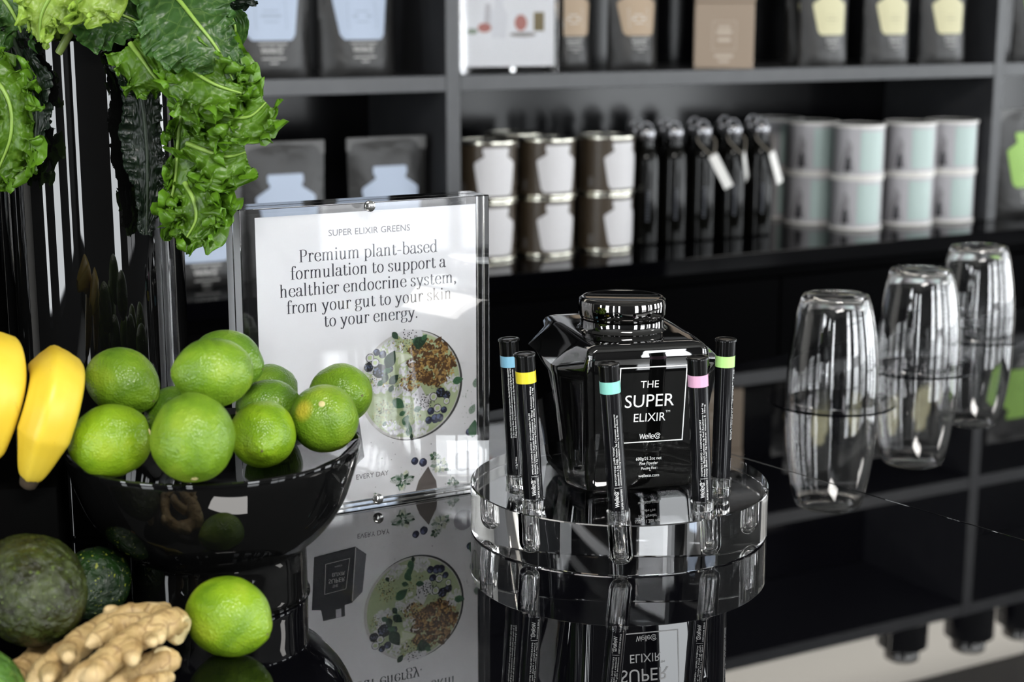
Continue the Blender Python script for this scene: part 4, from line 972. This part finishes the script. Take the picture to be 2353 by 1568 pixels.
# ================================================================== AVOCADOS
def avo_mat(name, a, b, speck, sc):
    m = mat(name, b, .27); co = coords(m)
    col = ramp(m, ntex(m, co, sc, 6, .65, .5), [(.32, a), (.52, b), (.74, tuple(v * 1.9 for v in b))])
    sp = ramp(m, ntex(m, co, 330, 2, .5), [(.64, (0, 0, 0)), (.69, (1, 1, 1))]); L(m, mixc(m, sp, col, speck), P(m).inputs['Base Color'])
    bump(m, ntex(m, co, 110, 5, .6, .9), 1., .0042); return m
M_avo = avo_mat('avocado_skin', (.009, .008, .003), (.026, .035, .006), (.075, .11, .018), 70); M_avd = avo_mat('dark_avocado_skin', (.004, .013, .003), (.010, .030, .006), (.22, .25, .03), 30)
M_avg = avo_mat('green_avocado_skin', (.03, .08, .01), (.07, .17, .025), (.25, .33, .08), 60)
def avocado(c, r, ln, axis, m, label, seed):
    q = Vector(axis).normalized().to_track_quat('Z', 'Y'); o = empty('avocado', c, q.to_euler(), label, 'avocado', 'avocados on the countertop')
    bm = bmesh.new(); prof = []
    for j in range(121):
        a = PI * j / 120; z = -math.cos(a); rr = math.sin(a) * (1 - .16 * max(0, z)); prof.append((r * rr, ln * z))
    lathe(bm, prof, 168)
    for v in bm.verts:
        d = v.co / r; v.co += v.co.normalized() * r * (.03 * nz(d.x * 1.5 + seed, d.y * 1.5, d.z * 1.5) + .018 * nz(d.x * 6 + seed, d.y * 6, d.z * 6) + .020 * (abs(nz(d.x * 9, d.y * 9 + seed, d.z * 9)) - .2) + .010 * nz(d.x * 20, d.y * 20 + seed, d.z * 20))
    obj('avocado_skin', bm, m, o, smooth=180); zt_ = max(v for v in (p[1] for p in prof))
    bm = bmesh.new(); lathe(bm, [(0, zt_ * .985 + .0025), (.0030, zt_ * .985 + .002), (.0042, zt_ * .985), (.0042, zt_ * .95), (0, zt_ * .95)], 16); obj('stem_stub', bm, mat('brown_stem_stub', (.25, .12, .03), .7), o, smooth=40)
    return o
avocado(aty(72, 1352, .985), .0345, .044, (-.55, .8, .25), M_avo, 'large wrinkled dark green avocado in the left foreground', 3.)
avocado(Vector((-.2915, 1.062, .0262)), .0245, .031, (-.28, -.95, -.10), M_avd, 'smaller very dark avocado with yellow specks and a brown stem, behind the large one', 8.)
avocado(aty(-62, 1586, .912), .0265, .032, (-.9, .3, .1), M_avg, 'green skinned avocado cut off at the bottom left corner', 5.)

# ================================================================== GINGER
M_gin = mat('ginger_skin', (.52, .34, .15), .55); co = coords(M_gin)
_g = ramp(M_gin, ntex(M_gin, co, 40, 5, .6), [(.28, (.30, .185, .066)), (.5, (.47, .325, .140)), (.75, (.60, .45, .22))])
_wv = N(M_gin, 'ShaderNodeTexWave'); _wv.inputs['Scale'].default_value = 24; _wv.inputs['Distortion'].default_value = 14; _wv.inputs['Detail'].default_value = 2; _wv.inputs['Detail Scale'].default_value = 1.2; L(M_gin, co, _wv.inputs['Vector'])
_ln = ramp(M_gin, _wv.outputs['Fac'], [(.0, (.7, .7, .7)), (.035, (0, 0, 0))]); _ar = N(M_gin, 'ShaderNodeAttribute'); _ar.attribute_name = 'ring'; _at = N(M_gin, 'ShaderNodeAttribute'); _at.attribute_name = 'tip'
_rm = N(M_gin, 'ShaderNodeMath', operation='MULTIPLY'); L(M_gin, _ar.outputs['Fac'], _rm.inputs[0]); _rm.inputs[1].default_value = .55
_tm = N(M_gin, 'ShaderNodeMath', operation='MULTIPLY'); L(M_gin, _at.outputs['Fac'], _tm.inputs[0]); _tm.inputs[1].default_value = .75
L(M_gin, mixc(M_gin, _tm.outputs[0], mixc(M_gin, _rm.outputs[0], mixc(M_gin, _ln, _g, (.24, .14, .055)), (.17, .095, .035)), (.62, .47, .25)), P(M_gin).inputs['Base Color'])
bump(M_gin, ntex(M_gin, co, 150, 5, .6), .55, .0018)
M_cut = mat('pale_ginger_flesh', (.60, .48, .25), .7)
GY = 1.0
def gpt(px, py, z): return atz(px, py, z)
def ginger(fingers, label, cuts=()):
    """each finger: list of (pixel x, pixel y, height above the counter, radius)"""
    o0 = gpt(*fingers[0][0][:3]); o0 = Vector((o0.x, o0.y, 0)); r = empty('ginger_root', o0, (0, 0, 0), label, 'ginger', 'loose fruit on the countertop')
    bm = bmesh.new(); path = []
    for fg in fingers:
        P3 = [gpt(x, y, z) - o0 for x, y, z, _ in fg]; R3 = [f[3] for f in fg]; Q = crom(P3, 9); n = len(Q)
        for i, q in enumerate(Q):
            f = i / (n - 1) * (len(R3) - 1); k = min(int(f), len(R3) - 2); rr = R3[k] + (R3[k + 1] - R3[k]) * (f - k)
            rr *= .87 + .035 * math.sin(i * .8 + x_seed(fg)) + .06 * nz(q.x * 60, q.y * 60, q.z * 60)
            path.append((q, fg[0][0] * .01 + (q - Q[0]).length, (Q[-1] - q).length, rr))
            bmesh.ops.create_icosphere(bm, subdivisions=2, radius=rr, matrix=Matrix.Translation(q))
    o = obj('ginger_skin', bm, M_gin, r)
    md = o.modifiers.new('r', 'REMESH'); md.mode = 'VOXEL'; md.voxel_size = .0009; md.use_smooth_shade = True
    sm = o.modifiers.new('s', 'SMOOTH'); sm.iterations = 6; sm.factor = .5
    apply_mods(o)
    at_r = o.data.attributes.new('ring', 'FLOAT', 'POINT'); at_t = o.data.attributes.new('tip', 'FLOAT', 'POINT')
    from mathutils.kdtree import KDTree
    kd = KDTree(len(path))
    for i, q in enumerate(path): kd.insert(q[0], i)
    kd.balance()
    for v in o.data.vertices:
        _, i, _d = kd.find(v.co); q = path[i]
        sgm = q[1] + .0022 * nz(v.co.x * 70, v.co.y * 70, v.co.z * 70) + (v.co - q[0]).length * .25; c_ = max(0, math.cos(2 * PI * sgm / .0105)) ** 14
        at_r.data[v.index].value = c_; at_t.data[v.index].value = max(0, 1 - q[2] / (q[3] * 1.1)) if q[2] < q[3] * 1.1 else 0
        v.co += v.normal * .0007 * c_
    for v in o.data.vertices:
        d = v.co; v.co += v.normal * (.0006 * nz(d.x * 130, d.y * 130, d.z * 130) + .0004 * nz(d.x * 320, d.y * 320, d.z * 320))
        if v.co.z < .0004: v.co.z = .0004
    o.data.materials.clear(); o.data.materials.append(M_gin)
    for p in o.data.polygons: p.use_smooth = True
    for (x, y, z, rad, nx, ny, nz_) in cuts:
        c = gpt(x, y, z) - o0; q = Vector((nx, ny, nz_)).normalized().to_track_quat('Z', 'Y').to_matrix().to_4x4()
        bm = bmesh.new(); lathe(bm, [(0, -.004), (rad, -.004), (rad * 1.02, -.0005), (rad * .93, .0010), (rad * .6, .0004), (0, .0007)], 24, Matrix.Translation(c) @ q)
        for v in bm.verts: v.co += Vector((nz(v.co.x * 200, v.co.y * 200, v.co.z * 200), nz(v.co.y * 200, 3, v.co.z * 200), 0)) * .0008
        obj('cut_end', bm, M_cut, r, smooth=60)
    return r
def x_seed(fg): return fg[0][0] * .37
ginger([[(400, 1432, .030, .011), (330, 1412, .032, .0098), (255, 1432, .030, .0092), (200, 1465, .027, .0098), (150, 1510, .023, .0118), (108, 1550, .018, .0122), (85, 1580, .014, .009)],
        [(330, 1432, .036, .0080), (270, 1440, .037, .0085), (232, 1462, .036, .0080), (207, 1482, .035, .0042)],
        [(400, 1430, .032, .0115), (368, 1440, .037, .0112), (310, 1470, .036, .0105), (255, 1512, .032, .0100), (205, 1552, .028, .0108), (170, 1585, .022, .010)],
        [(300, 1490, .036, .0085), (302, 1512, .034, .0062), (305, 1522, .033, .0040)],
        [(362, 1455, .038, .0070), (366, 1470, .037, .0045)],
        [(240, 1530, .034, .0085), (215, 1555, .032, .0075), (200, 1560, .031, .0045)],
        [(375, 1402, .034, .0065), (362, 1394, .036, .0025)],
        [(152, 1500, .029, .0072), (158, 1512, .034, .0050)], [(118, 1545, .024, .0080), (112, 1560, .030, .0045)], [(345, 1468, .040, .0060), (352, 1476, .044, .0035)], [(255, 1408, .034, .0060), (246, 1402, .037, .0030)]],
       'knobbly tan ginger root with long fingers, in the middle of the foreground', [(418, 1450, .029, .0098, .95, -.35, -.25)])
ginger([[(385, 1520, .012, .0105), (350, 1530, .012, .0105), (300, 1560, .011, .0110), (250, 1590, .011, .0100)],
        [(330, 1580, .012, .0085), (380, 1560, .010, .0058), (392, 1556, .009, .0035)]],
       'second ginger root with a round cut end, low under the first one', [(374, 1512, .0165, .0072, .45, -.85, .30)])
ginger([[(120, 1490, .010, .0090), (80, 1515, .010, .0092), (45, 1545, .010, .0088), (20, 1580, .010, .008)]],
       'small shaded ginger root between the large avocado and the first ginger root')

# ================================================================== TALL VASES
VX = aty(204, 85, 1.30); VH = VX.z
def vase(x, y, r, h, label):
    v = empty('tall_vase', (x, y, 0), (0, 0, 0), label, 'vase')
    bm = bmesh.new(); lathe(bm, [(0, .0004), (r - .002, .0004), (r, .003), (r, h - .002), (r - .0015, h), (r - .005, h), (r - .0065, h - .002), (r - .0065, .012), (0, .012)], 128); obj('vase_body', bm, M_vase, v, smooth=20)
    return v
M_vase = mat('black_glass_vase', (.002, .002, .002), .008, ior=1.5)
vase(VX.x, VX.y, .0675, VH, 'tall black glossy cylinder vase full of kale behind the limes')
vx2 = aty(-175, 300, 1.33); vase(vx2.x, vx2.y, .0665, VH - .03, 'second tall black cylinder vase at the left edge of the photo')

# ================================================================== KALE
def kale_mat(name, a, b, rib, rough=.36):
    m = mat(name, b, rough); uv = N(m, 'ShaderNodeUVMap'); sx = N(m, 'ShaderNodeSeparateXYZ'); L(m, uv.outputs[0], sx.inputs[0])
    co = coords(m); col = ramp(m, ntex(m, co, 26, 4, .6), [(.28, a), (.5, b), (.75, tuple(v * 1.45 for v in b))])
    def mth(op, *ins, clamp=False):
        n = N(m, 'ShaderNodeMath', operation=op); n.use_clamp = clamp
        for i, v in enumerate(ins):
            if hasattr(v, 'is_linked'): L(m, v, n.inputs[i])
            else: n.inputs[i].default_value = v
        return n.outputs[0]
    av = mth('ABSOLUTE', sx.outputs['X']); t = sx.outputs['Y']
    nn = mth('MULTIPLY', mth('SUBTRACT', ntex(m, co, 18, 2), .5), .25)
    ph = mth('FRACT', mth('ADD', mth('SUBTRACT', mth('MULTIPLY', t, 9.), mth('MULTIPLY', av, 2.2)), nn))
    vein = mth('LESS_THAN', mth('ABSOLUTE', mth('SUBTRACT', ph, .5)), mth('MULTIPLY', mth('SUBTRACT', 1.0, av), .028))
    edge = mth('MULTIPLY', mth('SUBTRACT', av, .86), 5.0, clamp=True)
    net = N(m, 'ShaderNodeTexVoronoi', feature='DISTANCE_TO_EDGE'); net.inputs['Scale'].default_value = 95; L(m, co, net.inputs['Vector'])
    nv = mth('MULTIPLY', mth('LESS_THAN', net.outputs['Distance'], .045), .22)
    col = mixc(m, nv, col, rib); col = mixc(m, mth('MULTIPLY', vein, .45), col, rib); col = mixc(m, edge, col, tuple(v * 1.75 for v in b))
    L(m, col, P(m).inputs['Base Color']); bump(m, mth('ADD', net.outputs['Distance'], mth('MULTIPLY', ntex(m, co, 140, 3), .5)), .45, .002)
    tr = N(m, 'ShaderNodeBsdfTranslucent'); L(m, col, tr.inputs['Color']); mx = N(m, 'ShaderNodeMixShader'); mx.inputs[0].default_value = .28
    out = m.node_tree.nodes['Material Output']; L(m, P(m).outputs[0], mx.inputs[1]); L(m, tr.outputs[0], mx.inputs[2]); L(m, mx.outputs[0], out.inputs['Surface']); return m
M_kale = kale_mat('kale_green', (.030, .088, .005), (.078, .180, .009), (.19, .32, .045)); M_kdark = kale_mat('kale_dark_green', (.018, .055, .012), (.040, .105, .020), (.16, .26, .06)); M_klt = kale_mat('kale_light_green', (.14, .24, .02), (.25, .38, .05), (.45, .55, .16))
M_kshade = kale_mat('kale_shaded_green', (.003, .007, .004), (.006, .013, .007), (.02, .04, .02))  # leaves hanging in shade: the shade is put into this near-black colour
M_rib = mat('kale_midrib', (.22, .36, .06), .4)
def leaf(root, pts, widths, hint, m, seed, amp=.010, lobes=5., cup=.0, side=(1, 1), curl=1., nres=1.):
    """curly leaf blade: pts = midrib in space, widths = half widths along it, hint = way the face looks"""
    rs = random.Random(seed); n0 = 14; Q = crom(pts, n0); n = len(Q); Lg = sum((Q[i + 1] - Q[i]).length for i in range(n - 1))
    NU = int(max(60, Lg / .00058) * nres); NV = int(64 * nres); V, Fc, UV = [], [], []
    hint = Vector(hint).normalized(); ph = [rs.uniform(0, 6.28) for _ in range(12)]
    for i in range(NU + 1):
        t = i / NU; f = t * (n - 1); k = min(int(f), n - 2); c = Q[k].lerp(Q[k + 1], f - k)
        T = (Q[min(k + 2, n - 1)] - Q[max(k - 1, 0)]).normalized(); S = T.cross(hint).normalized(); Nn = S.cross(T).normalized()
        fw = t * (len(widths) - 1); kw = min(int(fw), len(widths) - 2); w0 = widths[kw] + (widths[kw + 1] - widths[kw]) * (fw - kw)
        s = t * Lg
        for j in range(NV + 1):
            v = -1 + 2 * j / NV; av = abs(v); sd = 0 if v < 0 else 1
            w = w0 * side[sd] * (1 + .22 * math.sin(s * lobes * 22 + ph[sd]) + .12 * nz(s * 60, sd * 9, seed))
            e = max(0, (av - .12) / .88); e2 = e ** 1.4; e4 = e ** 3
            o3 = sd * 50 + seed
            k1, k2, k3 = 210, 720, 1900
            d = (math.sin(s * k1 + ph[2 + sd] + 1.5 * nz(s * 20, o3, 1)) * .9 + nz(s * 45, v * 2, o3) * 1.3) * e2 * amp
            d += (math.sin(s * k2 + ph[4 + sd] + 3 * nz(s * 40, o3, 2) + av * 3) * .75 + nz(s * 260, v * 7, o3 + 3) * 1.1) * e ** 2.0 * amp * .72 * curl
            d += (math.sin(s * k3 + ph[6 + sd] + 3 * nz(s * 90, o3, 5) + av * 5) * .42 + .7 * nz(s * 750, v * 16, o3 + 6)) * e ** 2.6 * amp * .42 * curl
            lt = (math.cos(s * k2 + ph[4 + sd] + 3 * nz(s * 40, o3, 2) + av * 3) * .75 * e ** 2.5 + math.cos(s * k3 + ph[6 + sd] + 3 * nz(s * 90, o3, 5) + av * 5) * .36 * e ** 4 + nz(s * 90, v * 3, o3 + 9) * .5 * e2) * amp * .8 * curl
            lt2 = (nz(s * 170, v * 4, o3 + 12) * .9 + .55 * nz(s * 650, v * 9, o3 + 15)) * e4 * amp * .9 * curl
            blis = .0016 * abs(nz(s * 110, v * 6, seed + 20)) * (1 - e4) * (1 if av > .05 else 0)
            V.append(c + S * (v * w + lt2 * (1 if v > 0 else -1)) + Nn * (d + cup * w * v * v + blis) + T * lt); UV.append((v, t))
    for i in range(NU):
        for j in range(NV): a = i * (NV + 1) + j; Fc.append((a, a + 1, a + NV + 2, a + NV + 1))
    o = pyobj('leaf_blade', V, Fc, m, root, smooth=180); me = o.data; ul = me.uv_layers.new(name='UVMap')
    for lp in me.loops: ul.data[lp.index].uv = UV[lp.vertex_index]
    bm = bmesh.new(); tube(bm, [q + (hint * .0010) for q in Q], [.0018 * (1 - .8 * i / (n - 1)) + .0003 for i in range(n)], 8); obj('midrib', bm, M_ribk if m is M_kshade else M_rib, root, smooth=60)
    return o
M_ribk = mat('kale_shaded_midrib', (.012, .022, .010), .5)  # midrib darkened to match, shade put into its colour
def kale(label, m, px, widths, hint, seed, **kw):
    """px: midrib as (pixel x, pixel y, depth)"""
    P3 = [aty(x, y, d) for x, y, d in px]; o = P3[0].copy(); r = empty('kale_leaf', o, (0, 0, 0), label, 'kale', 'kale leaves in the tall vases')
    leaf(r, [p - o for p in P3], widths, hint, m, seed, **kw); return r
mm = .001
kale('long bright kale leaf hanging straight down in front of the pouches', M_kale, [(345, 70, 1.27), (420, 110, 1.235), (428, 200, 1.225), (412, 300, 1.22), (405, 400, 1.22), (392, 480, 1.22), (395, 545, 1.225)],
     [10 * mm, 20 * mm, 27 * mm, 32 * mm, 29 * mm, 25 * mm, 20 * mm, 9 * mm], (-.25, -1, .1), 5, amp=.012, side=(1.75, .16), lobes=3.)
kale('curly kale frond sticking out to the right above the sign', M_kale, [(440, 215, 1.215), (480, 245, 1.205), (530, 268, 1.20), (575, 268, 1.198), (612, 236, 1.20)], [8 * mm, 18 * mm, 21 * mm, 19 * mm, 10 * mm], (0, -1, .35), 9, amp=.012, lobes=4.)
kale('frilly kale lobe at the lower right of the long hanging leaf', M_kale, [(430, 330, 1.212), (470, 345, 1.205), (520, 360, 1.202), (565, 350, 1.203)], [9 * mm, 20 * mm, 22 * mm, 9 * mm], (0, -1, .2), 17, amp=.013, lobes=4.)
kale('curled kale tip at the bottom of the long hanging leaf', M_kale, [(425, 420, 1.214), (445, 460, 1.206), (450, 505, 1.205), (430, 545, 1.208)], [9 * mm, 19 * mm, 20 * mm, 8 * mm], (0, -1, .1), 19, amp=.013, lobes=4.)
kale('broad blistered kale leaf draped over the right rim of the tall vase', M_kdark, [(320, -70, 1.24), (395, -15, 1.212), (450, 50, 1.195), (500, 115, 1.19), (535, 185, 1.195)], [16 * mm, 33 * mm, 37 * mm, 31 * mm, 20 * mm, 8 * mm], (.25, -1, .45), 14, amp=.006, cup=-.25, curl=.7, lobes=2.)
kale('bright frilly kale cluster under the broad blistered leaf', M_kale, [(390, 105, 1.21), (440, 160, 1.198), (495, 195, 1.188), (555, 215, 1.192)], [11 * mm, 23 * mm, 26 * mm, 21 * mm, 9 * mm], (.1, -1, .3), 21, amp=.013, lobes=4.)
kale('small kale leaf hanging over the front of the tall vase, pale midrib slanting right', M_kale, [(300, 100, 1.222), (330, 140, 1.212), (355, 175, 1.208), (385, 205, 1.212)], [17 * mm, 25 * mm, 23 * mm, 12 * mm, 4 * mm], (-.1, -1, .15), 27, amp=.008, cup=-.3, curl=.9, side=(.7, 1.3), lobes=3.)
kale('dark kale leaf lying across the top of the tall vase', M_kdark, [(150, -40, 1.25), (210, 5, 1.235), (280, 35, 1.235), (340, 60, 1.24)], [12 * mm, 24 * mm, 28 * mm, 24 * mm, 9 * mm], (0, -1, .5), 33, amp=.008, curl=.7)
kale('pale yellow green kale leaf at the top left with a bare stalk', M_klt, [(150, -50, 1.22), (115, -5, 1.21), (95, 40, 1.21), (92, 95, 1.215)], [20 * mm, 24 * mm, 20 * mm, 10 * mm, 6 * mm], (0, -1, .25), 38, amp=.010, lobes=5.)
kale('light kale frill at the top edge beside the pale leaf', M_klt, [(250, -60, 1.22), (215, -25, 1.212), (180, 5, 1.21), (160, 25, 1.212)], [13 * mm, 22 * mm, 20 * mm, 9 * mm], (0, -1, .4), 43, amp=.010)
kale('dark curly kale leaf behind the pale leaf in the top left corner', M_kdark, [(-40, -50, 1.26), (10, 0, 1.25), (40, 50, 1.25), (55, 95, 1.255)], [16 * mm, 24 * mm, 20 * mm, 8 * mm], (0, -1, .3), 47, amp=.012)
kale('curly kale leaf hanging from the second vase at the left edge', M_kale, [(-70, 150, 1.24), (-10, 185, 1.225), (22, 240, 1.22), (25, 310, 1.22), (5, 370, 1.225), (-20, 420, 1.23)], [11 * mm, 20 * mm, 23 * mm, 22 * mm, 18 * mm, 8 * mm], (.2, -1, .15), 52, amp=.013, lobes=4.)
kale('dark green kale tip poking out behind the broad leaf at the top edge', M_kshade, [(470, -50, 1.26), (515, -20, 1.25), (550, 0, 1.25), (585, -2, 1.25)], [8 * mm, 11 * mm, 9 * mm, 4 * mm], (0, -1, .5), 58, amp=.005)
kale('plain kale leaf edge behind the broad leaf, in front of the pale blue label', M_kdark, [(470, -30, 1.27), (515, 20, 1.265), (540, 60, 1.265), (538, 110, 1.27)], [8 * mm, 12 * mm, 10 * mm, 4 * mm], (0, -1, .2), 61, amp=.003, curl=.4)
kale('nearly black kale leaf hanging in shade behind the long bright leaf', M_kshade, [(280, 120, 1.235), (320, 210, 1.226), (335, 320, 1.226), (338, 430, 1.226), (335, 540, 1.226)], [12 * mm, 16 * mm, 17 * mm, 15 * mm, 11 * mm, 5 * mm], (.5, -1, .05), 66, amp=.004, curl=.8, lobes=3.)
kale('dark kale leaf in shade hanging at the left side of the tall vase', M_kshade, [(20, 60, 1.26), (60, 160, 1.235), (85, 260, 1.232), (75, 370, 1.232)], [14 * mm, 16 * mm, 14 * mm, 10 * mm, 4 * mm], (-.3, -1, .05), 71, amp=.004, curl=.8)
st = [aty(x, y, d) for x, y, d in ((215, -20, 1.225), (185, 30, 1.226), (158, 80, 1.23), (135, 122, 1.233))]
r = empty('kale_stalk', st[-1], (0, 0, 0), 'bare green kale stalk crossing the rim of the tall vase', 'kale', 'kale leaves in the tall vases')
bm = bmesh.new(); tube(bm, [p - st[-1] for p in crom(st, 6)], [.0036 - .0007 * k / 18 for k in range(19)], 12); obj('stalk', bm, mat('kale_stalk_skin', (.16, .22, .05), .4), r, smooth=60)
# fill of leaf bases inside the vase mouth
for k, (x, y, d) in enumerate(((140, 20, 1.30), (260, 0, 1.31), (330, -20, 1.30))):
    kale(('dark kale leaf deep in the mouth of the tall vase, left', 'dark kale leaf deep in the mouth of the tall vase, centre', 'dark kale leaf deep in the mouth of the tall vase, right')[k], M_kdark, [(x, y + 95, d), (x - 10, y + 30, d - .01), (x + 12, y - 40, d - .02), (x + 20, y - 110, d)], [8 * mm, 20 * mm, 26 * mm, 22 * mm, 8 * mm], (0, -1, .2), 80 + k, amp=.008)
